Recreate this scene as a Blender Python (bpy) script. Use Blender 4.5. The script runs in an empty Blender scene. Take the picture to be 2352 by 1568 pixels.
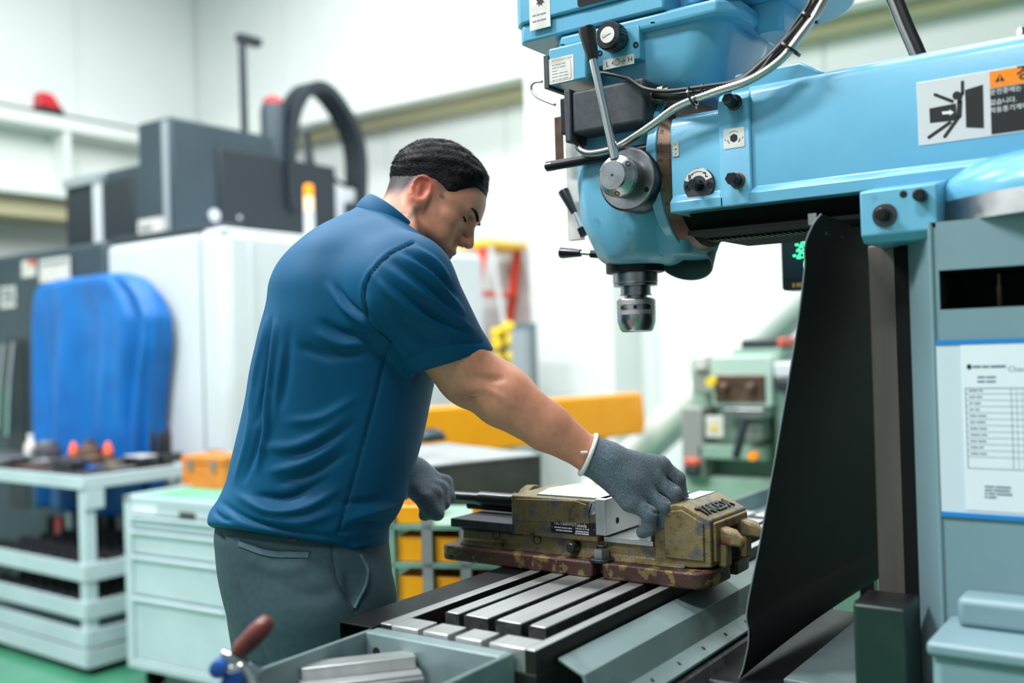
import bpy, bmesh, math, random
import numpy as np
from mathutils import Vector, Matrix

# ------------------------------------------------------------------ camera, world, lights, exposure
random.seed(7); rng = np.random.default_rng(7)
SC = bpy.context.scene; COL = SC.collection
YAW, PITCH, ROLL, CAMZ, FPX = math.radians(54.87), math.radians(0.5), math.radians(-1.734), 1.30, 2286.7
FW = np.array([math.sin(YAW), math.cos(YAW), 0]); RT = np.array([math.cos(YAW), -math.sin(YAW), 0]); UP = np.array([0, 0, 1.0])
_f = math.cos(PITCH)*FW + math.sin(PITCH)*UP
_u = -math.sin(PITCH)*FW + math.cos(PITCH)*UP
_r = math.cos(ROLL)*RT + math.sin(ROLL)*_u
_u = -math.sin(ROLL)*RT + math.cos(ROLL)*_u
cam = bpy.data.cameras.new('camera'); camo = bpy.data.objects.new('camera', cam); COL.objects.link(camo)
mw = Matrix.Identity(4)
for i in range(3):
    mw[i][0], mw[i][1], mw[i][2] = _r[i], _u[i], -_f[i]
mw[2][3] = CAMZ
camo.matrix_world = mw
cam.lens, cam.sensor_width, cam.clip_start, cam.clip_end = 35, 36, 0.05, 60
cam.dof.use_dof = True; cam.dof.focus_distance = 1.64; cam.dof.aperture_fstop = 1.7
SC.camera = camo

SC.view_settings.view_transform = 'Standard'; SC.view_settings.look = 'None'
SC.view_settings.gamma = 1; SC.view_settings.use_curve_mapping = False
SC.view_settings.exposure = 0.32
wd = bpy.data.worlds.new('shop_air'); SC.world = wd; wd.use_nodes = True
bg = wd.node_tree.nodes['Background']; bg.inputs[0].default_value = (0.86, 0.95, 1.0, 1); bg.inputs[1].default_value = 0.22

def lamp(loc, sx, sy, power, col=(0.97, 0.985, 1.0), rz=0.0):
    l = bpy.data.lights.new('ceiling_lamp', 'AREA'); l.shape = 'RECTANGLE'; l.size = sx; l.size_y = sy; l.energy = power*0.84; l.color = col
    o = bpy.data.objects.new('ceiling_lamp', l); COL.objects.link(o); o.location = loc; o.rotation_euler = (0, 0, rz); return o
for lx, ly, pw in ((-1.4, 0.4, 130), (-0.9, 3.2, 290), (-0.6, 5.6, 60), (1.4, 1.4, 105), (1.8, 4.0, 105), (2.2, 5.4, 25), (3.9, 0.4, 105), (4.2, 2.6, 95), (4.0, 4.8, 45)):
    lamp((lx, ly, 4.9), 0.5, 1.5, pw)

# ------------------------------------------------------------------ survey: photograph pixel + one known plane -> point in the shop
def ray(x, y):
    a, b = (x-1176)/FPX, (y-784)/FPX
    return np.array(_f) + a*np.array(_r) - b*np.array(_u)
def _on(x, y, ax, val):
    r = ray(x, y); c = np.array([0, 0, CAMZ]); return c + r*(val-c[ax])/r[ax]
def at_u(x, y, u): return _on(x, y, 0, u)
def at_v(x, y, v): return _on(x, y, 1, v)
def at_z(x, y, z): return _on(x, y, 2, z)
def at_d(x, y, d):
    r = ray(x, y); return np.array([0, 0, CAMZ]) + r*d/(r@FW)

# ------------------------------------------------------------------ materials
def lin(c):
    return tuple(((x/255)/12.92 if x/255 <= 0.04045 else ((x/255+0.055)/1.055)**2.4) for x in c[:3]) + (1,)
MATS = {}
def mat(name, col, rough=0.5, metal=0.0, col2=None, vscale=6.0, vlo=0.4, vhi=0.65, bump=0.0, bscale=300.0, stretch=None, coat=0.0, emit=None, estr=1.0, sheen=0.0, spec=0.5, detail=4, rvar=0.0, sss=0.0, bdist=0.002):
    m = bpy.data.materials.new(name); m.use_nodes = True; nt = m.node_tree; N = nt.nodes; L = nt.links
    b = N['Principled BSDF']
    b.inputs['Base Color'].default_value = lin(col); b.inputs['Roughness'].default_value = rough; b.inputs['Metallic'].default_value = metal
    b.inputs['Coat Weight'].default_value = coat; b.inputs['Coat Roughness'].default_value = 0.12
    b.inputs['Sheen Weight'].default_value = sheen; b.inputs['Specular IOR Level'].default_value = spec
    if sss: b.inputs['Subsurface Weight'].default_value = sss; b.inputs['Subsurface Radius'].default_value = (0.012, 0.005, 0.003); b.inputs['Subsurface Scale'].default_value = 1.0
    tc = N.new('ShaderNodeTexCoord'); src = tc.outputs['Object']
    if stretch:
        mp = N.new('ShaderNodeMapping'); mp.inputs['Scale'].default_value = stretch; L.new(src, mp.inputs[0]); src = mp.outputs[0]
    if col2 or rvar:
        n = N.new('ShaderNodeTexNoise'); n.inputs['Scale'].default_value = vscale; n.inputs['Detail'].default_value = detail; L.new(src, n.inputs['Vector'])
        r = N.new('ShaderNodeValToRGB'); r.color_ramp.elements[0].position = vlo; r.color_ramp.elements[1].position = vhi
        L.new(n.outputs[0], r.inputs[0])
        if col2:
            r.color_ramp.elements[0].color = lin(col); r.color_ramp.elements[1].color = lin(col2); L.new(r.outputs[0], b.inputs['Base Color'])
        if rvar:
            mr = N.new('ShaderNodeMapRange'); mr.inputs[3].default_value = max(0.03, rough-rvar); mr.inputs[4].default_value = min(1, rough+rvar)
            L.new(n.outputs[0], mr.inputs[0]); L.new(mr.outputs[0], b.inputs['Roughness'])
    if bump:
        n2 = N.new('ShaderNodeTexNoise'); n2.inputs['Scale'].default_value = bscale; n2.inputs['Detail'].default_value = 3; L.new(src, n2.inputs['Vector'])
        bp = N.new('ShaderNodeBump'); bp.inputs['Strength'].default_value = bump; bp.inputs['Distance'].default_value = bdist
        L.new(n2.outputs[0], bp.inputs['Height']); L.new(bp.outputs[0], b.inputs['Normal'])
    if emit:
        b.inputs['Emission Color'].default_value = lin(emit); b.inputs['Emission Strength'].default_value = estr
    MATS[name] = m; return m

mat('blue_paint', (102, 173, 204), 0.3, 0, (96, 165, 197), 9, 0.35, 0.7, bump=0.05, bscale=180, coat=0.25)
mat('blue_paint_worn', (106, 176, 206), 0.36, 0, (64, 116, 140), 26, 0.62, 0.8, bump=0.08, bscale=160, coat=0.1, detail=7)
mat('grey_paint', (100, 132, 142), 0.45, 0, (92, 124, 134), 5, 0.35, 0.7, bump=0.05, bscale=150)
mat('grey_light', (126, 154, 162), 0.42, 0, (116, 145, 153), 5, 0.35, 0.7, bump=0.05, bscale=150)
mat('tray_green', (128, 148, 148), 0.38, 0.15, (98, 120, 120), 14, 0.5, 0.75, bump=0.08, bscale=90)
mat('steel', (176, 178, 180), 0.3, 1.0, (150, 150, 150), 30, 0.35, 0.7, rvar=0.1)
mat('steel_ground', (204, 206, 206), 0.36, 0.75, (186, 188, 188), 5, 0.3, 0.75, stretch=(2, 22, 2), rvar=0.06)
mat('steel_dark', (96, 98, 102), 0.38, 1.0, (70, 72, 76), 30, 0.35, 0.7)
mat('steel_brown', (120, 98, 84), 0.42, 0.85, (84, 66, 56), 22, 0.35, 0.7, bump=0.05)
mat('rail_steel', (118, 108, 102), 0.5, 0.55, (92, 84, 80), 16, 0.35, 0.7, stretch=(1, 1, 0.12), bump=0.08, bscale=220)
mat('cast_iron', (86, 88, 88), 0.6, 0.6, (54, 56, 56), 60, 0.35, 0.7, bump=0.25, bscale=260)
mat('table_side', (46, 42, 40), 0.45, 0.3, (32, 30, 29), 40, 0.35, 0.7, bump=0.06)
mat('black_plastic', (22, 23, 25), 0.28, 0, coat=0.3)
mat('black_box', (62, 66, 72), 0.55, 0, (52, 56, 62), 60, bump=0.12, bscale=420)
mat('black_rubber', (7, 8, 9), 0.75, 0, (11, 12, 13), 14, 0.4, 0.7, bump=0.05, bscale=90, spec=0.2)
mat('black_hole', (6, 6, 7), 0.8)  # flat black that paints the shade inside holes and openings
mat('dark_metal', (44, 45, 48), 0.42, 0.7, (34, 35, 38), 30)
mat('chrome', (225, 228, 230), 0.1, 1.0)
mat('conduit', (188, 186, 180), 0.28, 1.0)
mat('cable_black', (20, 20, 22), 0.42)
mat('plate_white', (226, 224, 218), 0.4, 0.15, (205, 200, 190), 30)
mat('plate_alu', (222, 223, 223), 0.38, 0.35)
mat('print_black', (22, 22, 24), 0.5)
mat('print_red', (205, 90, 70), 0.5)
mat('print_orange', (255, 140, 20), 0.45)
mat('print_white', (235, 235, 235), 0.5)
mat('print_grey', (120, 130, 140), 0.6)

# ------------------------------------------------------------------ mesh building
class MB:
    def __init__(s): s.v = []; s.f = []
    def add(s, vs, fs):
        o = len(s.v); s.v += [tuple(map(float, p)) for p in vs]; s.f += [tuple(i+o for i in f) for f in fs]; return s
    def box(s, x0, x1, y0, y1, z0, z1):
        vs = [(x, y, z) for x in (x0, x1) for y in (y0, y1) for z in (z0, z1)]
        return s.add(vs, [(0, 1, 3, 2), (4, 6, 7, 5), (0, 4, 5, 1), (2, 3, 7, 6), (0, 2, 6, 4), (1, 5, 7, 3)])
    def obox(s, c, size, ax, ay=None, az=None):
        ax = np.array(ax, float); ax /= np.linalg.norm(ax)
        az = np.array((0, 0, 1.0) if az is None else az, float); az = az - ax*(az@ax); az /= np.linalg.norm(az)
        ay = np.cross(az, ax); c = np.array(c, float)
        vs = [c + ax*i*size[0]/2 + ay*j*size[1]/2 + az*k*size[2]/2 for i in (-1, 1) for j in (-1, 1) for k in (-1, 1)]
        return s.add(vs, [(0, 1, 3, 2), (4, 6, 7, 5), (0, 4, 5, 1), (2, 3, 7, 6), (0, 2, 6, 4), (1, 5, 7, 3)])
    def prism(s, poly, axis, lo, hi):
        # poly: 2-d points in the two other axes (in x,y,z order); extruded along axis
        n = len(poly); vs = []
        for t in (lo, hi):
            for a, b in poly:
                vs.append((t, a, b) if axis == 0 else (a, t, b) if axis == 1 else (a, b, t))
        fs = [tuple(range(n)), tuple(range(2*n-1, n-1, -1))] + [(i, (i+1) % n, n+(i+1) % n, n+i) for i in range(n)]
        return s.add(vs, fs)
    def rings(s, R, cap=True, closed=False):
        n = len(R[0]); vs = [p for r in R for p in r]; fs = []
        m = len(R)
        for k in range(m if closed else m-1):
            a, b = k*n, ((k+1) % m)*n
            fs += [(a+i, a+(i+1) % n, b+(i+1) % n, b+i) for i in range(n)]
        if cap and not closed: fs += [tuple(range(n-1, -1, -1)), tuple((m-1)*n+i for i in range(n))]
        return s.add(vs, fs)
    def lathe(s, p, d, prof, n=28, cap=True):
        d = np.array(d, float); d /= np.linalg.norm(d); p = np.array(p, float)
        a = np.cross(d, (0, 0, 1) if abs(d[2]) < 0.9 else (1, 0, 0)); a /= np.linalg.norm(a); b = np.cross(d, a)
        R = [[p + d*t + r*(math.cos(2*math.pi*i/n)*a + math.sin(2*math.pi*i/n)*b) for i in range(n)] for t, r in prof]
        return s.rings(R, cap)
    def cyl(s, p0, p1, r0, r1=None, n=24):
        p0 = np.array(p0, float); p1 = np.array(p1, float); L = np.linalg.norm(p1-p0)
        return s.lathe(p0, p1-p0, [(0, r0), (L, r0 if r1 is None else r1)], n)
    def ring(s, p, d, r0, r1, h, n=36):
        # tube with wall: annulus
        return s.lathe(p, d, [(0, r0), (0, r1), (h, r1), (h, r0), (0, r0)], n, cap=False)
    def tube(s, path, r, n=10, cap=True):
        P = [np.array(p, float) for p in path]; R = []; a = None
        for i, p in enumerate(P):
            t = P[min(i+1, len(P)-1)] - P[max(i-1, 0)]; t = t/np.linalg.norm(t)
            if a is None:
                a = np.cross(t, (0, 0, 1) if abs(t[2]) < 0.9 else (1, 0, 0))
            a = a - t*(a@t); a = a/np.linalg.norm(a); b = np.cross(t, a)
            rr = r[i] if hasattr(r, '__len__') else r
            R.append([p + rr*(math.cos(2*math.pi*k/n)*a + math.sin(2*math.pi*k/n)*b) for k in range(n)])
        return s.rings(R, cap)
    def sheet(s, grid, th):
        # grid[i][j] points -> closed sheet of thickness th
        g = np.array(grid, float); m, n = g.shape[:2]
        du = np.gradient(g, axis=0); dv = np.gradient(g, axis=1); nn = np.cross(du, dv); nn /= np.linalg.norm(nn, axis=2, keepdims=True)+1e-12
        top = g + nn*th/2; bot = g - nn*th/2
        vs = list(top.reshape(-1, 3)) + list(bot.reshape(-1, 3)); o = m*n; fs = []
        for i in range(m-1):
            for j in range(n-1):
                a = i*n+j; fs.append((a, a+1, a+n+1, a+n)); fs.append((o+a, o+a+n, o+a+n+1, o+a+1))
        for i in range(m-1):
            for j in (0, n-1):
                a = i*n+j; fs.append((a, a+n, o+a+n, o+a) if j == 0 else (a+n, a, o+a, o+a+n))
        for j in range(n-1):
            for i in (0, m-1):
                a = i*n+j; fs.append((a+1, a, o+a, o+a+1) if i == 0 else (a, a+1, o+a+1, o+a))
        return s.add(vs, fs)
    def build(s, name, m, parent=None, bevel=0.0, seg=2, smooth=38, label=None, kind=None):
        me = bpy.data.meshes.new(name); me.from_pydata(s.v, [], s.f); me.validate()
        bm = bmesh.new(); bm.from_mesh(me); bmesh.ops.recalc_face_normals(bm, faces=bm.faces); bm.to_mesh(me); bm.free()
        return link(name, me, m, parent, bevel, seg, smooth, label, kind)
def link(name, me, m, parent=None, bevel=0.0, seg=2, smooth=38, label=None, kind=None):
    me.materials.clear(); me.materials.append(MATS[m] if isinstance(m, str) else m)
    if smooth:
        me.polygons.foreach_set('use_smooth', [True]*len(me.polygons))
        if smooth < 180: me.set_sharp_from_angle(angle=math.radians(smooth))
    o = bpy.data.objects.new(name, me); COL.objects.link(o)
    if parent is not None: put(o, parent)
    if bevel:
        b = o.modifiers.new('bevel', 'BEVEL'); b.width = bevel; b.segments = seg; b.limit_method = 'ANGLE'; b.angle_limit = math.radians(35); b.harden_normals = False
    if label: o['label'] = label
    if kind: o['kind'] = kind
    return o
def put(o, parent):
    o.parent = parent
    o.matrix_parent_inverse = Matrix.Translation(-Vector(parent.location)) if parent.type == 'EMPTY' else Matrix.Identity(4)
def thing(name, label, cat, loc=(0, 0, 0), group=None):
    o = bpy.data.objects.new(name, None); COL.objects.link(o); o.location = loc; o.empty_display_size = 0.1
    o['label'] = label; o['category'] = cat
    if group: o['group'] = group
    return o
def tag(o, label, cat, group=None):
    o['label'] = label; o['category'] = cat
    if group: o['group'] = group
    return o
def struct(o): o['kind'] = 'structure'; return o
def catmull(P, k=6):
    P = [np.array(p, float) for p in P]; out = []
    Q = [2*P[0]-P[1]] + P + [2*P[-1]-P[-2]]
    for i in range(1, len(Q)-2):
        a, b, c, d = Q[i-1:i+3]
        for j in range(k):
            t = j/k; out.append(0.5*((2*b)+(c-a)*t+(2*a-5*b+4*c-d)*t*t+(3*b-a-3*c+d)*t**3))
    out.append(P[-1]); return out
def text(body, size, org, xd, yd, m, parent, name='lettering', extrude=0.0, align='LEFT', bold=0.0, sx=1.0):
    cu = bpy.data.curves.new(name, 'FONT'); cu.body = body; cu.size = size; cu.align_x = align; cu.align_y = 'CENTER'; cu.extrude = extrude; cu.offset = bold; cu.resolution_u = 3
    t = bpy.data.objects.new('tmp', cu); me = bpy.data.meshes.new_from_object(t)
    bpy.data.objects.remove(t); bpy.data.curves.remove(cu)
    xd = Vector(xd).normalized(); yd = Vector(yd); yd = (yd - xd*yd.dot(xd)).normalized(); zd = xd.cross(yd)
    M4 = Matrix.Identity(4)
    for i in range(3): M4[i][0], M4[i][1], M4[i][2], M4[i][3] = xd[i]*sx, yd[i], zd[i], org[i]
    me.transform(M4); me.name = name
    return link(name, me, m, parent, smooth=0)
def rrect(a0, a1, b0, b1, r, n=4):
    out = []
    for (ca, cb, t0) in ((a1-r, b1-r, 0), (a0+r, b1-r, 90), (a0+r, b0+r, 180), (a1-r, b0+r, 270)):
        for i in range(n+1):
            t = math.radians(t0+90*i/n); out.append((ca+r*math.cos(t), cb+r*math.sin(t)))
    return out
# ------------------------------------------------------------------ room shell
mat('wall_white', (224, 230, 228), 0.6, 0, (218, 225, 223), 1.2, 0.35, 0.7)
mat('beam_paint', (224, 231, 226), 0.5, 0, (214, 222, 216), 2.0, 0.35, 0.7)
mat('floor_green', (70, 142, 110), 0.25, 0, (58, 124, 96), 2.5, 0.35, 0.7, coat=0.3, bump=0.03, bscale=30)
mat('wall_grey', (124, 129, 133), 0.7); mat('girt_tan', (186, 180, 144), 0.6)
UW, VW = 5.6, 7.25
struct(MB().box(-3, UW+0.2, -3, VW+0.2, -0.1, 0).build('floor', 'floor_green', smooth=0))
wb = struct(MB().box(UW, UW+0.2, -3, VW, 0, 5.2).build('wall_back', 'wall_white', smooth=0))
wl = struct(MB().box(-3, UW+0.2, VW, VW+0.2, 0, 5.2).build('wall_left', 'wall_white', smooth=0))
for k in range(9):       # wall sheets: each stands proud of the wall, with a joint between
    y0 = VW-0.02-1.1*(k+1); MB().box(UW-0.012, UW, y0+0.008, y0+1.1-0.008, 0.1, 5.15).build('wall_panel', 'wall_white', wb, bevel=0.004)
for k in range(6):
    x0 = UW-0.04-1.1*(k+1); MB().box(x0+0.008, x0+1.1-0.008, VW-0.012, VW, 0.1, 5.15).build('wall_panel', 'wall_white', wl, bevel=0.004)
struct(MB().box(-3.2, -3.0, -3.2, VW+0.2, 0, 5.2).build('wall_front', 'wall_grey', smooth=0))
struct(MB().box(-3.0, UW+0.2, -3.2, -3.0, 0, 5.2).build('wall_right', 'wall_grey', smooth=0))
struct(MB().box(-3.2, UW+0.2, -3.2, VW+0.2, 5.2, 5.3).build('ceiling', 'wall_grey', smooth=0))
# crane runway along the back wall: white box girder with a tan strip below
struct(MB().box(UW-0.30, UW-0.012, -3, VW-0.3, 3.06, 3.27).build('trim_1', 'beam_paint', bevel=0.006))
struct(MB().box(UW-0.14, UW-0.012, -3, VW-0.3, 2.985, 3.06).build('trim_2', 'girt_tan', bevel=0.004))
# crane runway I-beam on the left wall
t3 = struct(MB().box(-3, UW-0.3, VW-0.45, VW-0.012, 3.00, 3.10).build('trim_3', 'beam_paint', bevel=0.01))
MB().box(-3, UW-0.3, VW-0.26, VW-0.2, 2.56, 3.0).build('beam_web', 'beam_paint', t3)
MB().box(-3, UW-0.3, VW-0.45, VW-0.012, 2.50, 2.56).build('beam_flange', 'beam_paint', t3, bevel=0.01)
MB().box(-3, UW-0.3, VW-0.36, VW-0.012, 2.36, 2.50).build('beam_ledge', 'girt_tan', t3)
MB().box(-3, UW-0.3, VW-0.42, VW-0.39, 3.10, 3.125).build('crane_rail', 'dark_metal', t3)
MB().box(4.08, 4.13, VW-0.44, VW-0.26, 2.56, 3.0).build('stiffener', 'beam_paint', t3)
# wall column beside the back wall
struct(MB().box(UW-0.34, UW-0.012, 2.95, 3.55, 0, 5.1).build('trim_4', 'wall_white', bevel=0.01))

# ------------------------------------------------------------------ milling machine
mill = thing('milling_machine', 'large sky-blue and grey vertical milling machine with slotted table', 'machine', (1.62, 0.0, 0))
P = mill
base = MB().box(1.25, 2.0, -0.55, 0.75, 0, 0.16).build('base', 'grey_paint', P, bevel=0.02)
# column, with its window opening built from strips
COLU = 1.40
col_ = MB()
vo0, vo1, zo0, zo1 = 0.165, 0.293, 1.336, 1.388
col_.prism([(COLU, 0.302), (1.46, 0.345), (1.80, 0.345), (1.86, 0.302), (1.86, -0.45), (COLU, -0.45)], 2, 0.16, zo0)
col_.prism([(COLU, 0.302), (1.46, 0.345), (1.80, 0.345), (1.86, 0.302), (1.86, -0.45), (COLU, -0.45)], 2, zo1, 1.452)
col_.prism([(COLU, 0.302), (1.46, 0.345), (1.80, 0.345), (1.86, 0.302), (1.86, vo1), (COLU, vo1)], 2, zo0, zo1)
col_.prism([(COLU, vo0), (1.86, vo0), (1.86, -0.45), (COLU, -0.45)], 2, zo0, zo1)
column = col_.build('column', 'grey_light', P)
for a_ in ((COLU+0.004, 1.84, vo1-0.001, vo1, zo0, zo1), (COLU+0.004, 1.84, vo0, vo0+0.001, zo0, zo1), (COLU+0.004, 1.84, vo0, vo1, zo1-0.001, zo1), (COLU+0.006, 1.84, vo0, vo1, zo0, zo0+0.001)): MB().box(*a_).build('opening_shade', 'black_hole', column)  # black sheets paint the shade on the walls of the opening
MB().tube([(COLU, 0.302, 0.2), (COLU, 0.302, 1.45)], 0.0035, 10).build('column_edge', 'grey_light', column)
MB().box(1.52, 1.84, vo0, vo1, zo0, zo1).build('window_back', 'black_hole', column)  # black block fills the opening with painted shade
MB().lathe((1.47, 0.232, zo0+0.001), (0, 0, 1), [(0, 0.006), (0.03, 0.006), (0.03, 0.0035), (0.046, 0.0035)], 14).build('adjusting_screw', 'steel_brown', column)
# paint strip of the column next to the way, black box with the gap's shade as its colour, and the vertical way
way = MB().prism([(1.50, 0.412), (1.50, 0.366), (1.52, 0.345), (1.74, 0.345), (1.76, 0.366), (1.76, 0.412)], 2, 0.3, 1.438).build('column_way', 'rail_steel', P, bevel=0.003)
MB().box(1.478, 1.50, 0.344, 0.369, 0.3, 1.43).build('gap_shade', 'black_rubber', way)  # solid black in place of the shaded gap
# side cover at the foot of the column
MBc = MB()
MBc.box(1.27, 1.40, -0.3, 0.290, 0.50, 0.926)
cover = MBc.build('side_cover', 'grey_light', P, bevel=0.012, seg=3)
MB().box(1.262, 1.40, -0.3, 0.293, 0.918, 0.935).build('cover_lid', 'grey_light', cover, bevel=0.005)
MB().box(1.345, 1.40, -0.3, 0.274, 0.935, 0.972).build('cover_ridge', 'grey_light', cover, bevel=0.008, seg=3)
# knee gib block, dark green-black with a scuffed top
mat('dark_green', (18, 42, 38), 0.45, 0, (28, 50, 46), 12)
kb = MB().box(1.352, 1.43, 0.338, 0.406, 0.3, 0.947).build('knee_gib', 'dark_green', P, bevel=0.004)
MB().box(1.354, 1.428, 0.340, 0.404, 0.947, 0.949).build('gib_top', 'steel_dark', kb)
# knee and saddle under the table
knee = MB().box(1.44, 1.80, 0.40, 1.05, 0.20, 0.70).build('knee', 'grey_paint', P, bevel=0.01)
MB().box(1.38, 1.86, 0.44, 1.0, 0.70, 0.80).build('saddle', 'dark_metal', P, bevel=0.006)
MB().box(1.42, 1.95, 0.42, 0.53, 0.80, 0.806).build('saddle_ledge', 'tray_green', P, bevel=0.001)
# chip guard along the table: sloped lid, side sheet, riveted angle
gd = MB()
T = 0.0015
prof = [(0.712, 0.896), (0.673, 0.880), (0.662, 0.842), (0.640, 0.828), (0.640, 0.824), (0.665, 0.838), (0.677, 0.877), (0.712, 0.892)]
guard = MB().prism(prof, 0, 1.095, 1.97).build('chip_guard', 'tray_green', P, bevel=0.0008)
MB().prism([(0.664, 0.848), (0.659, 0.828), (0.636, 0.815), (0.6, 0.70), (0.61, 0.70), (0.668, 0.826), (0.672, 0.848)], 0, 1.20, 1.95).build('guard_angle', 'cast_iron', guard)
for k in range(9):
    c = np.array((1.24+0.085*k, 0.652, 0.8345)); MB().lathe(c, (0, -0.53, 0.85), [(0, 0.004), (0.0015, 0.0035), (0.0025, 0.0015)], 10).build('rivet', 'cast_iron', guard)
# table: bed, rims, slot bars
TZ = 0.916; U0, U1 = 1.05, 2.17
tb = MB()
tb.box(U0, U1, 0.717, 0.984, 0.815, TZ-0.031)
tb.box(U0, U1, 0.717, 0.734, TZ-0.031, TZ); tb.box(U0, U1, 0.963, 0.984, TZ-0.031, TZ)
tabl = tb.build('table', 'table_side', P, bevel=0.0012)
tops = [(0.7175, 0.7335), (0.9635, 0.9835)]
for a, b in tops:
    MB().box(U0+0.0005, U1-0.0005, a, b, TZ-0.002, TZ+0.0006).build('table_rim', 'steel_ground', tabl, bevel=0.0008)
for ue in ((U0, 1.094), (U1-0.044, U1)):
    for a, b in ((0.734, 0.791), (0.804, 0.848), (0.861, 0.905), (0.914, 0.963)):
        MB().box(ue[0]+0.0004, ue[1], a, b, TZ-0.031, TZ+0.0005).build('table_end', 'steel_ground', tabl, bevel=0.0015)
for a, b in ((0.914, 0.940), (0.861, 0.905), (0.804, 0.848), (0.762, 0.791)):
    c = (a+b)/2; h = (b-a)/2; nk = h-0.006
    br = MB().prism([(c-h, TZ-0.0175), (c-h, TZ-0.0005), (c+h, TZ-0.0005), (c+h, TZ-0.0175), (c+nk, TZ-0.0175), (c+nk, TZ-0.031), (c-nk, TZ-0.031), (c-nk, TZ-0.0175)], 0, 1.143, U1-0.09).build('slot_bar', 'cast_iron', tabl)
    MB().prism(rrect(1.1445, U1-0.0915, a+0.001, b-0.001, 0.004), 2, TZ-0.001, TZ+0.0006).build('ground_face', 'steel_ground', tabl, bevel=0.0012)
# black channel along the back of the table
MB().prism([(0.985, 0.914), (1.051, 0.914), (1.051, 0.862), (1.049, 0.862), (1.049, 0.912), (0.985, 0.912)], 0, 1.035, U1).build('scale_channel', 'strip_dark' if 'strip_dark' in MATS else 'dark_metal', P, bevel=0.0004)
# trays at both table ends
def tray(u0, u1, v0, v1, z, depth, wide):
    m = MB(); w = 0.006
    m.box(u0, u1, v0, v1, z-depth, z-depth+0.005)
    m.box(u0, u1, v0, v0+w, z-depth, z); m.box(u0, u1, v1-w, v1, z-depth, z)
    m.box(u0, u0+w, v0+w, v1-w, z-depth, z)
    m.box(u1-wide, u1, v0+w, v1-w, z-depth, z)
    return m
trayo = tray(0.50, 1.048, 0.748, 0.992, 0.911, 0.063, 0.026).build('end_tray', 'tray_green', P, bevel=0.003)
MB().box(0.507, 1.02, 0.756, 0.984, 0.853, 0.8535).build('tray_floor', 'steel_dark', trayo)
MB().cyl((1.0215, 0.966, 0.885), (1.023, 0.966, 0.885), 0.007).build('drain_hole', 'black_hole', trayo)
tray2 = tray(U1+0.002, U1+0.5, 0.735, 1.0, 0.908, 0.05, 0.012).build('end_tray', 'tray_green', P, bevel=0.003)
# rubber apron between saddle and column
cur = [(1880, 490, 0.0), (1850, 560, 0), (1848, 620, 0), (1830, 760, 0), (1790, 1000, 0), (1745, 1250, 0), (1716, 1400, 0), (1720, 1450, 0), (1715, 1500, 0), (1690, 1568, 0), (1600, 1640, 0)]
prof = [at_u(x, y, 1.40)[1:] for x, y, _ in cur]; prof = catmull(prof, 6)
prof = [p for p in prof if p[1] > 0.795]
grid = []
for k, (v, z) in enumerate(prof):
    row = []
    for j in range(19):
        t = j/18; lo = 1.40 + (0.012 if k == 0 else 0.004 if k == 1 else 0); low = min(1.0, max(0.0, (1.2-z)/0.4))
        sag = 0.02*math.sin(math.pi*t)*min(1.0, max(0, (1.35-z)/0.35))
        row.append((lo+t*0.62, v+sag*0.5-0.045*t*low, z-0.003*t+0.035*t*max(0.0, (0.9-z)/0.1)))
    grid.append(row)
apron = MB().sheet(grid, 0.003).build('rubber_apron', 'black_rubber', P, smooth=60)
mat('apron_glint', (112, 120, 126), 0.5)  # pale grey painted as the highlight along the apron's edge
MB().tube([np.array(r[0])+(-0.0008, 0, 0) for r in grid], 0.0012, 6).build('apron_glint', 'apron_glint', apron)
MB().obox((1.412, 0.462, 1.474), (0.004, 0.012, 0.016), (1, 0, 0)).build('apron_clip', 'steel', apron)
for q in ((1.425, 0.449), (1.49, 0.447)):
    MB().lathe((q[0], q[1]-0.001, 1.452), (0, -1, 0), [(0, 0.004), (0.002, 0.004), (0.003, 0.002)], 12).build('apron_screw', 'dark_metal', apron)

# ---- turret and ram
tur = MB(); tur.lathe((1.62, 0.09, 1.484), (0, 0, 1), [(0, 0.262), (0.02, 0.262), (0.045, 0.235), (0.056, 0.21)], 56)
turret = tur.build('turret', 'blue_paint', P, smooth=50)
MB().lathe((1.62, 0.09, 1.452), (0, 0, 1), [(0, 0.268), (0.032, 0.262)], 56).build('degree_ring', 'steel', turret)
for k in range(60):
    a = math.radians(188+1.5*k) ; c = np.array((1.62+0.2675*math.cos(a), 0.09+0.2675*math.sin(a), 0))
    h = 0.011 if k % 10 == 0 else 0.006
    MB().obox((c[0], c[1], 1.453+h/2), (0.001, 0.0011, h), (math.cos(a), math.sin(a), 0)).build('degree_mark', 'print_black', turret)
for k, s_ in enumerate(('0', '10', '20', '30', '40', '50', '60')):
    a = math.radians(188+12*k); d = np.array((math.cos(a), math.sin(a), 0)); c = np.array((1.62, 0.09, 1.473)) + d*0.2665
    text(s_, 0.012, c, (-d[1], d[0], 0), (0, 0, 1), 'print_black', turret, 'degree_number', align='CENTER')
blk = MB().prism([(1.40, 1.443), (1.40, 1.503), (1.49, 1.52), (1.60, 1.52), (1.60, 1.432), (1.412, 1.432)], 1, 0.293, 0.392).build('turret_block', 'blue_paint_worn', P, bevel=0.002)
def shaft(c, r0, h0, r1, h1, par, m0='steel_dark', n=28, hexa=False, m1='dark_metal'):
    c = np.array(c, float)
    MB().lathe(c, (-1, 0, 0), [(0, r0), (h0, r0*0.97)], n).build('shaft_collar', m0, par, bevel=0.0006)
    f = MB().lathe(c+(-h0, 0, 0), (-1, 0, 0), [(0, r1), (h1-0.002, r1), (h1, r1-0.002)], 6 if hexa else n).build('shaft_end', m1, par)
    return f
c1 = at_u(2032, 494, 1.40); shaft(c1, 0.0165, 0.003, 0.0085, 0.018, blk)
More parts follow.
